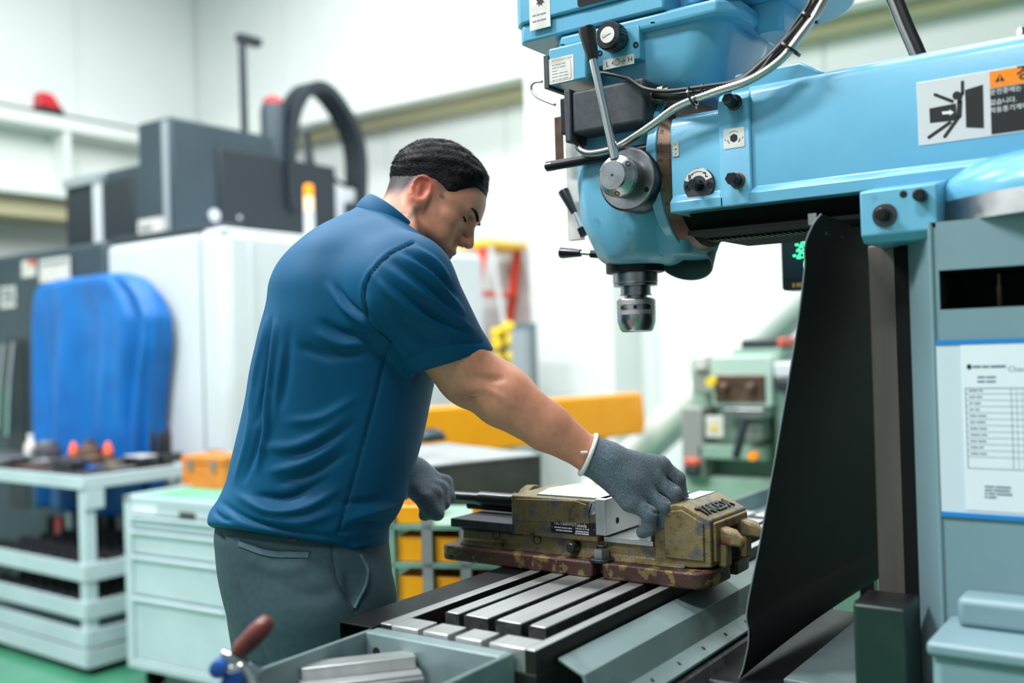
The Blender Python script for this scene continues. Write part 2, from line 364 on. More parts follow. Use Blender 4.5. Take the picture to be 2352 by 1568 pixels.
MB().lathe(c1+(-0.0211, 0, 0), (-1, 0, 0), [(0, 0.0012), (0.0003, 0.0012)], 10).build('center_dot', 'black_hole', blk)
c2 = at_u(2117, 450, 1.40); shaft(c2, 0.008, 0.002, 0.0085, 0.016, blk)
c3 = at_u(2075, 446, 1.40); MB().lathe(c3, (-1, 0, 0), [(0, 0.005), (0.0005, 0.005)], 20).build('oil_hole', 'black_hole', blk)

RU = 1.48
def ramprof(o=0.0, top=1.707):
    return [(RU-0.010, 1.514), (RU-0.010, 1.532), (RU+o, 1.541), (RU+o, top-0.022), (RU+0.007+o, top-0.009), (RU+0.022+o, top-0.002), (RU+0.05, top),
            (1.71, top), (1.74, top-0.002), (1.753, top-0.009), (1.76, top-0.022), (1.76, 1.541), (1.77, 1.532), (1.77, 1.514)]
ram = MB().prism(ramprof(), 1, -0.45, 0.580).build('ram', 'blue_paint', P, bevel=0.0015)
MB().prism(ramprof(-0.006, 1.700), 1, 0.575, 0.628).build('ram_boss', 'blue_paint', ram, bevel=0.003)
MB().prism(ramprof(0.0, 1.678), 1, 0.62, 0.714).build('ram_nose', 'blue_paint', ram, bevel=0.003)
hp = MB(); hp.rings([[(RU+0.012, 0.62, 1.67), (1.74, 0.62, 1.67), (1.74, 0.46, 1.70), (RU+0.012, 0.46, 1.70)], [(RU+0.012, 0.605, 1.724), (1.74, 0.605, 1.724), (1.74, 0.50, 1.724), (RU+0.012, 0.50, 1.724)]])
hp.build('ram_hump', 'blue_paint', ram, bevel=0.004)
MB().prism([(1.50, 1.515), (1.515, 1.490), (1.49, 1.484), (1.49, 1.478), (1.75, 1.478), (1.75, 1.484), (1.725, 1.490), (1.74, 1.515)], 1, -0.45, 0.693).build('ram_dovetail', 'black_rubber', ram)
rk = MB()
for k in range(30): rk.box(1.56, 1.60, 0.40+0.0098*k, 0.4045+0.0098*k, 1.474, 1.478)
rk.build('rack_teeth', 'dark_metal', ram)
def hexbolt(c, par, big=0.0125):
    c = np.array(c); MB().lathe(c, (-1, 0, 0), [(0, big), (0.0025, big), (0.003, big-0.001)], 24).build('washer', 'steel_brown', par)
    MB().lathe(c+(-0.003, 0, 0), (-1, 0, 0), [(0, 0.0098), (0.024, 0.0098), (0.026, 0.0085)], 6).build('hex_bolt', 'dark_metal', par)
hexbolt((RU-0.006, *at_u(1687, 235, RU-0.006)[1:]), ram); hexbolt((RU-0.006, *at_u(1694, 414, RU-0.006)[1:]), ram)
def plate(c, w, h, par, m, r=0.003, th=0.0008, u=None, name='plate'):
    return MB().prism([(c[1]+a, c[2]+b) for a, b in rrect(-w/2, w/2, -h/2, h/2, r)], 0, c[0]-th, c[0]).build(name, m, par)
def mark(par, pts, u, m='print_black', th=0.0002, name='print'):
    return MB().prism(pts, 0, u-th, u).build(name, m, par, smooth=0)
def arc(cy, cz, r, a0, a1, w, n=14):
    o = [(cy-(r+w/2)*math.cos(math.radians(a0+(a1-a0)*i/n)), cz+(r+w/2)*math.sin(math.radians(a0+(a1-a0)*i/n))) for i in range(n+1)]
    i_ = [(cy-(r-w/2)*math.cos(math.radians(a0+(a1-a0)*i/n)), cz+(r-w/2)*math.sin(math.radians(a0+(a1-a0)*i/n))) for i in range(n, -1, -1)]
    return o+i_
def bars(par, v, z, words, h, u, m, gap=0.0015):
    # unreadable small print: one short dash per word
    for w in words:
        mark(par, [(v, z-h/2), (v-w, z-h/2), (v-w, z+h/2), (v, z+h/2)], u, m, 0.00015, 'print_dash'); v -= w+gap
VD = (0, -1, 0)   # reading direction of writing on faces that look towards -u
# hex-key plate
cp = at_u(1686, 317, RU-0.006); pk = plate(cp, 0.0345, 0.031, ram, 'plate_white', 0.002, name='clamp_plate'); uu = cp[0]-0.0008
mark(pk, [(cp[1]+0.0068*math.cos(math.radians(60*i+30)), cp[2]+0.0068*math.sin(math.radians(60*i+30))) for i in range(6)], uu-0.0001)
mark(pk, arc(cp[1], cp[2], 0.0108, 50, 130, 0.0007), uu-0.0001); mark(pk, arc(cp[1], cp[2], 0.0105, 190, 225, 0.0012), uu-0.0001); mark(pk, arc(cp[1], cp[2], 0.0105, 315, 350, 0.0012), uu-0.0001)
for s_ in (-1, 1): MB().lathe((uu, cp[1]+s_*0.0145, cp[2]-0.001), (-1, 0, 0), [(0, 0.0013), (0.0006, 0.0009)], 10).build('rivet', 'steel', pk)
# R-L swivel boss
cr = at_u(1607, 424, RU-0.001); rl = MB().lathe(cr, (-1, 0, 0), [(0, 0.0265), (0.003, 0.0265), (0.004, 0.0255)], 40).build('swivel_boss', 'steel_dark', ram)
ub = cr[0]-0.004
mark(rl, arc(cr[1], cr[2], 0.0195, 20, 160, 0.0115), ub-0.0004, 'plate_white', 0.0006, 'arc_plate')
mark(rl, arc(cr[1], cr[2], 0.0205, 60, 120, 0.0009), ub-0.0011)
for a in (58, 122):
    t = math.radians(a); q = (cr[1]-0.0205*math.cos(t), cr[2]+0.0205*math.sin(t)); s_ = 1 if a < 90 else -1
    mark(rl, [(q[0]+s_*0.003, q[1]-0.001), (q[0]-s_*0.001, q[1]+0.0015), (q[0]-s_*0.0008, q[1]-0.0018)], ub-0.0011)
text('R', 0.0105, (ub-0.0013, cr[1]+0.0142, cr[2]+0.0125), VD, (0, -0.3, 1), 'print_black', rl, align='CENTER', bold=0.0003)
text('L', 0.0105, (ub-0.0013, cr[1]-0.0142, cr[2]+0.0135), VD, (0, 0.3, 1), 'print_black', rl, align='CENTER', bold=0.0003)
for s_ in (-1, 1): 
    q = (ub, cr[1]+s_*0.0185, cr[2]-0.003); MB().ring(q, (-1, 0, 0), 0.0026, 0.0052, 0.0012, 18).build('cap_screw', 'dark_metal', rl); MB().lathe(q, (-1, 0, 0), [(0, 0.0026), (0.0003, 0.0026)], 6).build('screw_socket', 'black_hole', rl)
MB().lathe((ub, cr[1], cr[2]-0.002), (-1, 0, 0), [(0, 0.0095), (0.004, 0.0095), (0.004, 0.0085), (0.024, 0.0085), (0.026, 0.0075)], 6).build('square_shaft', 'dark_metal', rl)
# index tab beside the degree dial
ct = at_u(1552, 343, RU-0.001); tb_ = plate(ct, 0.011, 0.023, ram, 'plate_white', 0.002, name='index_tab')
for s_ in (-1, 1): MB().lathe((ct[0]-0.0008, ct[1], ct[2]+s_*0.0075), (-1, 0, 0), [(0, 0.0014), (0.0006, 0.001)], 10).build('rivet', 'steel', tb_)
mark(tb_, [(ct[1]+0.0018, ct[2]), (ct[1]-0.0015, ct[2]+0.0016), (ct[1]-0.0015, ct[2]-0.0016)], ct[0]-0.0009)
# warning sign on the ram
lw = at_u(2110, 335, RU-0.0005); v1_, z0_ = lw[1], 1.570; z1_ = 1.659
wsn = MB().box(RU-0.0009, RU-0.0002, 0.06, v1_, z0_, z1_).build('warning_sign', 'plate_alu', ram, bevel=0.0003); uw = RU-0.0010
mark(wsn, [(0.062, z1_-0.002), (0.062, z1_-0.024), (v1_-0.094, z1_-0.024), (v1_-0.094, z1_-0.002)], uw, 'print_orange')
mark(wsn, [(0.062, z0_+0.002), (0.062, z1_-0.025), (v1_-0.094, z1_-0.025), (v1_-0.094, z0_+0.002)], uw, 'print_black')
def stick(a, b, w): 
    a = np.array(a); b = np.array(b); d = (b-a)/np.linalg.norm(b-a); n = np.array((-d[1], d[0]))*w/2
    return [tuple(a+n), tuple(b+n), tuple(b-n), tuple(a-n)]
def wp(px, py): q = at_u(1500+px/2.7606, py/2.7606, uw); return (q[1], q[2])
mark(wsn, [wp(1978, 570), wp(2092, 536), wp(2098, 812), wp(1985, 808)], uw-0.0001)
mark(wsn, [wp(1752, 688), wp(1920, 655), wp(1926, 762), wp(1756, 780)], uw-0.0001)
mark(wsn, [wp(1832, 708), wp(1880, 704), wp(1878, 694), wp(1908, 712), wp(1880, 732), wp(1880, 722), wp(1836, 726)], uw-0.0003, 'print_white')
for a, b, w in (((1788, 600), (1905, 645), 0.0042), ((1962, 520), (1962, 600), 0.0042), ((1945, 640), (1940, 745), 0.0066), ((1940, 740), (1850, 865), 0.0046), ((1890, 772), (1750, 870), 0.0046), ((1955, 590), (1940, 650), 0.0052)):
    mark(wsn, stick(wp(*a), wp(*b), w), uw-0.00015)
hd = wp(1925, 605); mark(wsn, [(hd[0]+0.0055*math.cos(i*math.pi/9), hd[1]+0.0058*math.sin(i*math.pi/9)) for i in range(18)], uw-0.0002)
for q, w in ((wp(1788, 600), 0.0021), (wp(1962, 520), 0.0021), (wp(1850, 865), 0.0023), (wp(1750, 870), 0.0023)): mark(wsn, [(q[0]+w*math.cos(i*math.pi/6), q[1]+w*math.sin(i*math.pi/6)) for i in range(12)], uw-0.00016)
tri = [wp(2198, 468), wp(2232, 512), wp(2168, 522)]; mark(wsn, tri, uw-0.0001)
text('!', 0.011, (uw-0.0006, *((np.array(tri[0])+tri[1]+tri[2])/3)), VD, (0, 0, 1), 'print_orange', wsn, 'sign_text', align='CENTER', bold=0.0004)
text('경  고', 0.0215, (uw-0.0006, *wp(2300, 472)), VD, (0, 0, 1), 'print_black', wsn, 'sign_text', bold=0.0004)
for yy, s_ in ((590, '운전중에는 절대가 안'), (655, '없습니다.'), (705, '작동중기계에는 접근')):
    text(s_, 0.0085, (uw-0.0006, *wp(2135, yy)), VD, (0, 0, 1), 'print_white', wsn, 'sign_text')
# top details of the ram: lifting eye end and rear conduit
ce = at_u(2328, 88, 1.56); MB().lathe((1.60, ce[1], 1.70), (0.0, -0.15, 1), [(0, 0.010), (0.035, 0.009), (0.042, 0.005)], 18).build('eye_bolt', 'steel', ram)
for dx, m_, r_ in ((0, 'conduit', 0.008), (0.016, 'cable_black', 0.0085)):
    pth = catmull([at_u(2118+dx*900, 168, 1.60), at_u(2095+dx*900, 112, 1.60), at_u(2072+dx*900, 60, 1.60), at_u(2048+dx*900, 0, 1.60), at_u(2010+dx*900, -90, 1.60)], 8)
    MB().tube([p for p in pth], r_, 12).build('rear_conduit', m_, P)

# ---- head
HC = np.array((1.62, 0.86)); DZ = 1.604
head = MB()
# quill housing: faceted casting tapering to the quill nose
def octa(u0, u1, v0, v1, c, z, cv=None):
    cv = c if cv is None else cv
    return [(u0+c, v0, z), (u1-c, v0, z), (u1, v0+cv, z), (u1, v1-cv, z), (u1-c, v1, z), (u0+c, v1, z), (u0, v1-cv, z), (u0, v0+cv, z)]
head.rings([octa(1.545, 1.70, 0.79, 0.90, 0.05, 1.447), octa(1.53, 1.715, 0.766, 0.915, 0.05, 1.462), octa(1.515, 1.725, 0.755, 0.930, 0.035, 1.525), octa(1.512, 1.728, 0.75, 0.932, 0.03, 1.60), octa(1.512, 1.728, 0.75, 0.925, 0.03, 1.66), octa(1.53, 1.71, 0.76, 0.91, 0.03, 1.73)])
headb = head.build('head', 'blue_paint_worn', P, bevel=0.008, seg=3)
# degree dial between ram and head
dial = MB().lathe((1.62, 0.715, DZ), (0, 1, 0), [(0, 0.1345), (0.024, 0.1425)], 72).build('swivel_dial', 'steel_brown', P)
MB().lathe((1.62, 0.738, DZ), (0, 1, 0), [(0, 0.146), (0.018, 0.146), (0.030, 0.12), (0.04, 0.10)], 64).build('head_flange', 'blue_paint', dial, bevel=0.002)
for k in range(-34, 35):
    a = math.radians(180 + 1.25*k); d = np.array((math.cos(a), 0, math.sin(a))); L = 0.010 if k % 8 == 0 else 0.005
    r_ = 0.1345 + 0.008*(L/2)/0.024
    MB().obox(np.array((1.62, 0.7155+L/2, DZ)) + d*r_, (0.0008, L, 0.0006), d, az=np.cross(d, (0, 1, 0))).build('degree_mark', 'print_black', dial)
for k, s_ in ((-32, '40'), (-24, '30'), (-16, '20'), (-8, '10'), (0, '0'), (8, '10'), (16, '20'), (24, '30')):
    a = math.radians(180+1.25*k); d = np.array((math.cos(a), 0, math.sin(a)))
    text(s_, 0.0085, np.array((1.62, 0.7325, DZ)) + d*0.1412, np.cross((0, 1, 0), d), (0, -1, 0.0), 'print_black', dial, 'degree_number', align='CENTER')
# quill nose, spindle nose and milling chuck
q = MB().lathe((*HC, 1.452), (0, 0, -1), [(0, 0.053), (0.017, 0.053), (0.018, 0.051)], 40).build('quill_collar', 'dark_metal', P)
MB().lathe((*HC, 1.4345), (0, 0, -1), [(0, 0.041), (0.018, 0.041), (0.020, 0.039), (0.020, 0.040), (0.0245, 0.040)], 40).build('spindle_nose', 'steel', q)
MB().lathe((*HC, 1.411), (0, 0, -1), [(0, 0.0275), (0.016, 0.0275), (0.016, 0.029), (0.018, 0.029), (0.018, 0.021), (0.026, 0.021)], 40).build('arbor', 'steel', q)
ck = MB().lathe((*HC, 1.388), (0, 0, -1), [(0, 0.031), (0.003, 0.034), (0.004, 0.0345), (0.030, 0.0345), (0.032, 0.0348), (0.043, 0.0348), (0.0575, 0.0300), (0.060, 0.0275), (0.0615, 0.025), (0.0615, 0.015), (0.04, 0.015)], 48).build('milling_chuck', 'steel', P)
mat('knurl', (188, 188, 186), 0.45, 1.0, bump=0.9, bscale=900, bdist=0.001)
for z0, z1 in ((0.004, 0.012), (0.022, 0.030)): MB().ring((*HC, 1.388-z0), (0, 0, -1), 0.034, 0.0352, z1-z0, 48).build('knurled_band', 'knurl', ck)
for k in range(8):
    a = math.radians(205+45*k); d = np.array((math.cos(a), math.sin(a), 0)); MB().lathe(np.array((*HC, 1.371))+d*0.0342, d, [(0, 0.0036), (0.0006, 0.0036)], 14).build('spanner_hole', 'black_hole', ck)
# quill feed hub, lever with cone grip
ch = np.array((1.512, 0.786, 1.578))
hub = MB().lathe(ch, (-1, 0, 0), [(0, 0.0535), (0.047, 0.0535), (0.049, 0.052), (0.050, 0.050)], 56).build('feed_hub', 'steel_dark', P)
mat('steel_turned', (190, 191, 193), 0.3, 1.0, (165, 166, 168), 40, 0.4, 0.6)
MB().lathe(ch+(-0.0501, 0, 0), (-1, 0, 0), [(0, 0.050), (0.0004, 0.0495)], 56).build('hub_face', 'steel_turned', hub)
MB().lathe(ch+(-0.050, 0, 0), (-1, 0, 0), [(0, 0.0325), (0.020, 0.0325), (0.022, 0.034), (0.026, 0.034)], 48).build('hub_barrel', 'steel_dark', hub)
MB().lathe(ch+(-0.076, 0, 0), (-1, 0, 0), [(0, 0.034), (0.009, 0.034), (0.018, 0.0245), (0.019, 0.0235), (0.0225, 0.0235), (0.0235, 0.0228)], 48).build('hub_cap', 'steel_turned', hub)
MB().lathe(ch+(-0.0996, 0, 0), (-1, 0, 0), [(0, 0.002), (0.0003, 0.002)], 12).build('center_hole', 'black_hole', hub)
for a in (35, 165, 275):
    t = math.radians(a); d = np.array((-0.72, -0.7*math.cos(t), 0.7*math.sin(t))); c = ch+(-0.0895, -0.0292*math.cos(t), 0.0292*math.sin(t)); MB().lathe(c-d*0.003, d, [(0, 0.0045), (0.0034, 0.0045), (0.0034, 0.0028), (0.001, 0.0028)], 16).build('cap_screw', 'black_plastic', hub)
MB().lathe(ch+(-0.0503, -0.036, -0.022), (-1, 0, 0), [(0, 0.0045), (0.001, 0.0045)], 16).build('cap_screw', 'black_plastic', hub)
L0 = at_u(1413, 365, 1.424); L1 = at_u(1360, 128, 1.412); L2 = at_u(1347, 62, 1.408)
lv = MB().cyl(L0, L1, 0.0078, 0.0064, 20).build('feed_lever', 'chrome', P)
d = (L2-L1)/np.linalg.norm(L2-L1); hl = np.linalg.norm(L2-L1)
MB().lathe(L1-d*0.006, d, [(0, 0.0088), (0.003, 0.0098), (hl-0.002, 0.0145), (hl+0.004, 0.0138), (hl+0.0065, 0.010), (hl+0.007, 0.004)], 28).build('lever_grip', 'black_plastic', lv)
# depth-stop rod across the head
r0_, r1_ = at_u(1254, 383, 1.50), at_u(1490, 341, 1.50); dd = (r1_-r0_)/np.linalg.norm(r1_-r0_)
rd = MB().cyl(r0_+dd*0.016, r1_, 0.0088, n=20).build('cross_rod', 'dark_metal', P)
MB().lathe(r0_, dd, [(0, 0.006), (0.003, 0.0092), (0.016, 0.0092)], 20).build('rod_tip', 'black_plastic', rd)
# two small levers on the front of the head
def small_lever(a, b, c, u):
    a, b, c = at_u(*a, u), at_u(*b, u), at_u(*c, u); l = MB().cyl(b, c, 0.0038, n=14).build('front_lever', 'chrome', P); d = (b-a); h = np.linalg.norm(d); d /= h
    MB().lathe(a, d, [(0, 0.006), (0.002, 0.0105), (0.006, 0.011), (h, 0.0068), (h+0.001, 0.004)], 24).build('lever_grip', 'black_plastic', l)
    MB().lathe(c, c-b, [(-0.004, 0.0075), (0.012, 0.0075)], 18).build('lever_boss', 'dark_metal', l)
small_lever((1293, 436), (1319, 488), (1336, 528), 1.60); small_lever((1287, 580), (1334, 581), (1362, 583), 1.60)
# flat steel bar and white scale plate on the front
MB().box(1.60, 1.604, 0.995, 1.012, at_u(1290, 372, 1.60)[2], 1.74).build('stop_bar', 'steel_brown', P)
wpq = at_u(1318, 552, 1.63); MB().box(1.625, 1.64, 0.975, 1.005, wpq[2], 1.70).build('scale_plate', 'plate_white', P, bevel=0.001)
# gearbox: bowl, flange, belt housing
def rr3(u0, u1, v0, v1, r, z, n=5): return [(a, b, z) for a, b in rrect(u0, u1, v0, v1, r, n)]
gb = MB().rings([rr3(1.56, 1.70, 0.69, 0.86, 0.05, 1.720), rr3(1.535, 1.72, 0.665, 0.875, 0.06, 1.727), rr3(1.518, 1.735, 0.652, 0.89, 0.06, 1.745), rr3(1.508, 1.745, 0.640, 0.905, 0.06, 1.785), rr3(1.505, 1.75, 0.625, 0.92, 0.055, 1.830)]).build('gearbox', 'blue_paint', P, smooth=50)
MB().rings([octa(1.495, 1.76, 0.605, 0.950, 0.03, 1.826), octa(1.490, 1.765, 0.600, 0.955, 0.032, 1.832), octa(1.490, 1.765, 0.600, 0.955, 0.032, 1.848), octa(1.497, 1.757, 0.61, 0.948, 0.03, 1.853)]).build('gearbox_flange', 'blue_paint', gb, bevel=0.003)
for (x, y) in ((1499, 52), (1637, 51), (1292, 103)):
    c = at_z(x, y, 1.8258); MB().lathe((c[0], c[1], 1.826), (0, 0, -1), [(0, 0.004), (0.0003, 0.004)], 14).build('bolt_hole', 'black_hole', gb)
bh = MB()
lowz = 1.853
bh.prism([(1.485, 0.72), (1.485, 1.0), (1.50, 1.015), (1.745, 1.015), (1.76, 1.0), (1.76, 0.72)], 2, lowz, 1.885)
bh.prism([(1.478, 0.72), (1.478, 1.0), (1.50, 1.022), (1.745, 1.022), (1.77, 1.0), (1.77, 0.72)], 2, 1.885, 2.06)
belt = bh.build('belt_housing', 'blue_paint', P, bevel=0.004)
wq = at_u(1330, 14, 1.478); wr = at_u(1420, 2, 1.478)
MB().prism(rrect(wr[1], wq[1]+0.002, wq[2]-0.002, 1.95, 0.005), 0, 1.4765, 1.478).build('window_opening', 'black_hole', belt)
MB().box(1.4755, 1.4765, wr[1]+0.004, wr[1]+0.02, wq[2]+0.002, 1.945).build('window_edge', 'plate_white', belt)
MB().ring((1.635, 0.605, 1.860), (0, 0, 1), 0.043, 0.145, 0.11, 64).build('motor_seat', 'blue_paint', belt, bevel=0.004)
lg = at_z(1702, 105, 1.815); MB().rings([rr3(1.60, 1.70, 0.565, 0.61, 0.015, 1.815), rr3(1.585, 1.72, 0.558, 0.62, 0.015, 1.845), rr3(1.585, 1.72, 0.558, 0.62, 0.015, 1.862)]).build('housing_lug', 'blue_paint', belt, bevel=0.003)
la = at_u(1205, 70, 1.478); lb = at_u(1265, 58, 1.478)
st = MB().box(1.4772, 1.478, lb[1], la[1]-0.012, la[2]-0.004, 1.95).build('caution_sticker', 'plate_white', belt)
mark(st, [((la[1]+lb[1])/2-0.008+0.010*math.cos(i*math.pi/8)*(1 if i % 2 else 0.55), 1.916+0.010*math.sin(i*math.pi/8)*(1 if i % 2 else 0.55)) for i in range(16)], 1.4771)
for k in range(2): bars(st, la[1]-0.018, 1.893-0.0105*k, (0.008, 0.006, 0.012), 0.003, 1.4771, 'print_grey')
# speed plate with knob
pa, pb = at_u(1372, 82, 1.50), at_u(1475, 62, 1.50)
sp = MB().prism([(pb[1], 1.781), (pb[1], 1.838), (pa[1], 1.840), (pa[1], 1.781)], 0, 1.488, 1.52).build('speed_plate', 'blue_paint', P, bevel=0.002)
ckn = at_u(1416, 90, 1.486); kn = MB()
for i in range(48): pass
kn.lathe((1.488, ckn[1], ckn[2]), (-1, 0, 0), [(0, 0.021), (0.006, 0.021), (0.006, 0.0235), (0.030, 0.0235), (0.033, 0.022)], 40)
knob = kn.build('speed_knob', 'black_plastic', sp)
for i in range(26):
    t = 2*math.pi*i/26; d = np.array((0, math.cos(t), math.sin(t))); MB().obox(np.array((1.470, ckn[1], ckn[2]))+d*0.0237, (0.022, 0.0024, 0.0016), (1, 0, 0), az=d).build('knob_rib', 'black_plastic', knob)
MB().lathe((1.455, ckn[1], ckn[2]), (-1, 0, 0), [(0, 0.0135), (0.0006, 0.0135)], 32).build('knob_face', 'plate_white', knob)
mark(knob, [(ckn[1]-0.008, ckn[2]+0.001), (ckn[1]+0.009, ckn[2]+0.0005), (ckn[1]+0.009, ckn[2]-0.0045)], 1.4542)
mark(knob, [(ckn[1]-0.004, ckn[2]+0.0005), (ckn[1]+0.008, ckn[2]-0.0002), (ckn[1]+0.008, ckn[2]-0.0035)], 1.4540, 'plate_white')
for (x, y) in ((1461, 103), (1378, 122)):
    c = at_u(x, y, 1.488); MB().ring(c, (-1, 0, 0), 0.0025, 0.0048, 0.0016, 18).build('cap_screw', 'black_plastic', sp)
lh = at_u(1420, 142, 1.487); lp = MB().box(1.4872, 1.488, lh[1]-0.030, lh[1]+0.030, lh[2]-0.0085, lh[2]+0.0085).build('gear_plate', 'plate_white', sp)
text('L ←', 0.0125, (1.4870, lh[1]+0.024, lh[2]-0.0005), VD, (0, 0, 1), 'print_black', lp, 'gear_text'); text('→ H', 0.0125, (1.4870, lh[1]-0.003, lh[2]-0.0005), VD, (0, 0, 1), 'print_black', lp, 'gear_text')
MB().lathe((1.4872, lh[1]+0.003, lh[2]), (-1, 0, 0), [(0, 0.006), (0.0008, 0.005)], 16).build('gear_button', 'steel', lp)
# small blue switch box with rating label
ba, bb_ = at_u(1260, 128, 1.46), at_u(1345, 115, 1.46)
sb = MB().box(1.46, 1.53, bb_[1], ba[1], 1.758, 1.822).build('switch_box', 'blue_paint', P, bevel=0.003)
MB().box(1.458, 1.532, ba[1], ba[1]+0.010, 1.754, 1.812).build('box_lid', 'black_box', sb, bevel=0.001)
cl = at_u(1288, 160, 1.46); rlb = plate((1.46, cl[1]-0.001, cl[2]), 0.050, 0.044, sb, 'plate_white', 0.001, 0.0004, name='rating_label')
mark(rlb, [(cl[1]+a, cl[2]+b) for a, b in rrect(-0.021, 0.021, -0.019, 0.014, 0.003)], 1.4595, 'print_red'); mark(rlb, [(cl[1]+a, cl[2]+b) for a, b in rrect(-0.0205, 0.0205, -0.0185, 0.0135, 0.003)], 1.4593, 'plate_white')
text('AUTODRAW BAR', 0.0052, (1.4594, cl[1]+0.018, cl[2]+0.0175), VD, (0, 0, 1), 'print_grey', rlb, 'label_text')
for k in range(6): bars(rlb, cl[1]+0.0175, cl[2]+0.0098-0.0052*k, ((0.005, 0.012, 0.008), (0.010, 0.003, 0.012), (0.011,), (0.013, 0.009, 0.006), (0.012, 0.008, 0.010), (0.006, 0.003, 0.008, 0.011))[k], 0.0016, 1.4592, 'print_grey')
MB().lathe(at_u(1345, 172, 1.475), (0, -1, 0), [(-0.002, 0.0085), (0.008, 0.0085), (0.008, 0.007), (0.018, 0.007)], 6).build('cable_gland', 'steel', sb)
# black feed-motor box
xa, xb = at_u(1312, 210, 1.465), at_u(1478, 190, 1.465)
fm = MB().box(1.465, 1.58, xb[1], xa[1], 1.668, 1.742).build('feed_motor_box', 'black_box', P, bevel=0.006, seg=3)
MB().box(1.462, 1.585, xa[1]+0.001, xa[1]+0.014, 1.655, 1.747).build('box_cover', 'black_box', fm, bevel=0.003); MB().box(1.47, 1.575, xa[1]+0.016, xa[1]+0.027, 1.672, 1.735).build('box_plug', 'black_plastic', fm, bevel=0.002)
MB().lathe((1.52, xa[1]+0.027, 1.705), (0, 1, 0), [(0, 0.010), (0.012, 0.009), (0.014, 0.006)], 20).build('toggle_button', 'dark_green', fm)
mat('brass_old', (150, 134, 112), 0.4, 0.9)
MB().lathe((1.50, xb[1], 1.716), (0, -1, 0), [(0, 0.013), (0.012, 0.013), (0.012, 0.0155), (0.022, 0.0155), (0.022, 0.012), (0.030, 0.011)], 8).build('cable_gland', 'brass_old', fm)
# hollow cylindrical shroud behind the quill
mat('shroud', (104, 128, 126), 0.5, 0.1, (80, 102, 100), 12)
nsh = -0.50*FW-0.80*UP-0.30*RT; nsh /= np.linalg.norm(nsh); csh = at_d(1574, 604, 1.80)
shr = MB().ring(csh, -nsh, 0.0475, 0.050, 0.13, 44).build('quill_shroud', 'shroud', P); MB().lathe(csh-nsh*0.05, -nsh, [(0, 0.0474), (0.002, 0.0474)], 32).build('shroud_inside', 'black_hole', shr)
MB().rings([rr3(1.56, 1.70, 0.73, 0.79, 0.025, 1.455), rr3(1.54, 1.72, 0.72, 0.79, 0.025, 1.50), rr3(1.54, 1.72, 0.72, 0.79, 0.025, 1.56)]).build('head_knuckle', 'blue_paint_worn', P, bevel=0.006, seg=3)
# cables
def cable(px, u, r, m, name, par=P, n=10, k=8, ribs=False):
    pts = catmull([at_u(x, y, (u[i] if hasattr(u, '__len__') else u)) for i, (x, y) in enumerate(px)], k)
    if ribs:
        rr = []; L = 0; q = []
        pp = pts; 
        for i, p in enumerate(pp): q.append(p); rr.append(r*(1.0 if i % 2 else 0.86))
        return MB().tube(q, rr, n).build(name, m, par, smooth=180)
    return MB().tube(pts, r, n).build(name, m, par, smooth=180)
cable([(1326, 320), (1330, 338), (1352, 351), (1400, 344), (1440, 325), (1500, 285), (1560, 242), (1640, 212), (1720, 185), (1790, 140), (1838, 82), (1872, 35), (1900, -15), (1920, -70)], [1.50, 1.48, 1.47, 1.46, 1.455, 1.45, 1.445, 1.44, 1.44, 1.44, 1.45, 1.46, 1.48, 1.5], 0.0068, 'conduit', 'steel_conduit', k=24, ribs=True)
cable([(1506, 216), (1560, 218), (1640, 206), (1705, 185), (1745, 155), (1790, 112), (1835, 60), (1862, 20), (1885, -20), (1900, -70)], [1.49, 1.46, 1.455, 1.45, 1.45, 1.45, 1.46, 1.47, 1.48, 1.5], 0.0085, 'cable_black', 'power_cable', k=10)
cable([(1362, 166), (1400, 170), (1440, 180), (1480, 203), (1530, 209), (1590, 203), (1640, 196), (1690, 188), (1740, 168), (1780, 120), (1830, 50), (1860, 5), (1880, -60)], [1.47, 1.465, 1.46, 1.455, 1.445, 1.44, 1.44, 1.44, 1.44, 1.445, 1.455, 1.465, 1.5], 0.0035, 'cable_black', 'signal_cable', k=10)
cable([(1246, 187), (1226, 190), (1220, 205), (1232, 222), (1252, 232), (1276, 241)], 1.52, 0.0026, 'conduit', 'loop_cable', k=8)
def tie(x, y, u, w, dirpx):
    c = at_u(x, y, u); e = at_u(x+dirpx[0], y+dirpx[1], u)-c; e /= np.linalg.norm(e); n_ = np.cross(e, (-1, 0, 0))
    m = MB(); m.ring(c, e, w*0.86, w, 0.0035, 20); m.obox(c+n_*w, (0.005, 0.006, 0.010), e, az=n_); return m.build('cable_tie', 'black_plastic', P)
tie(1588, 222, 1.442, 0.0165, (20, -10)); tie(1613, 204, 1.445, 0.0085, (20, -6)); tie(1812, 112, 1.446, 0.0155, (12, -18)); tie(1856, 40, 1.462, 0.0135, (12, -18))
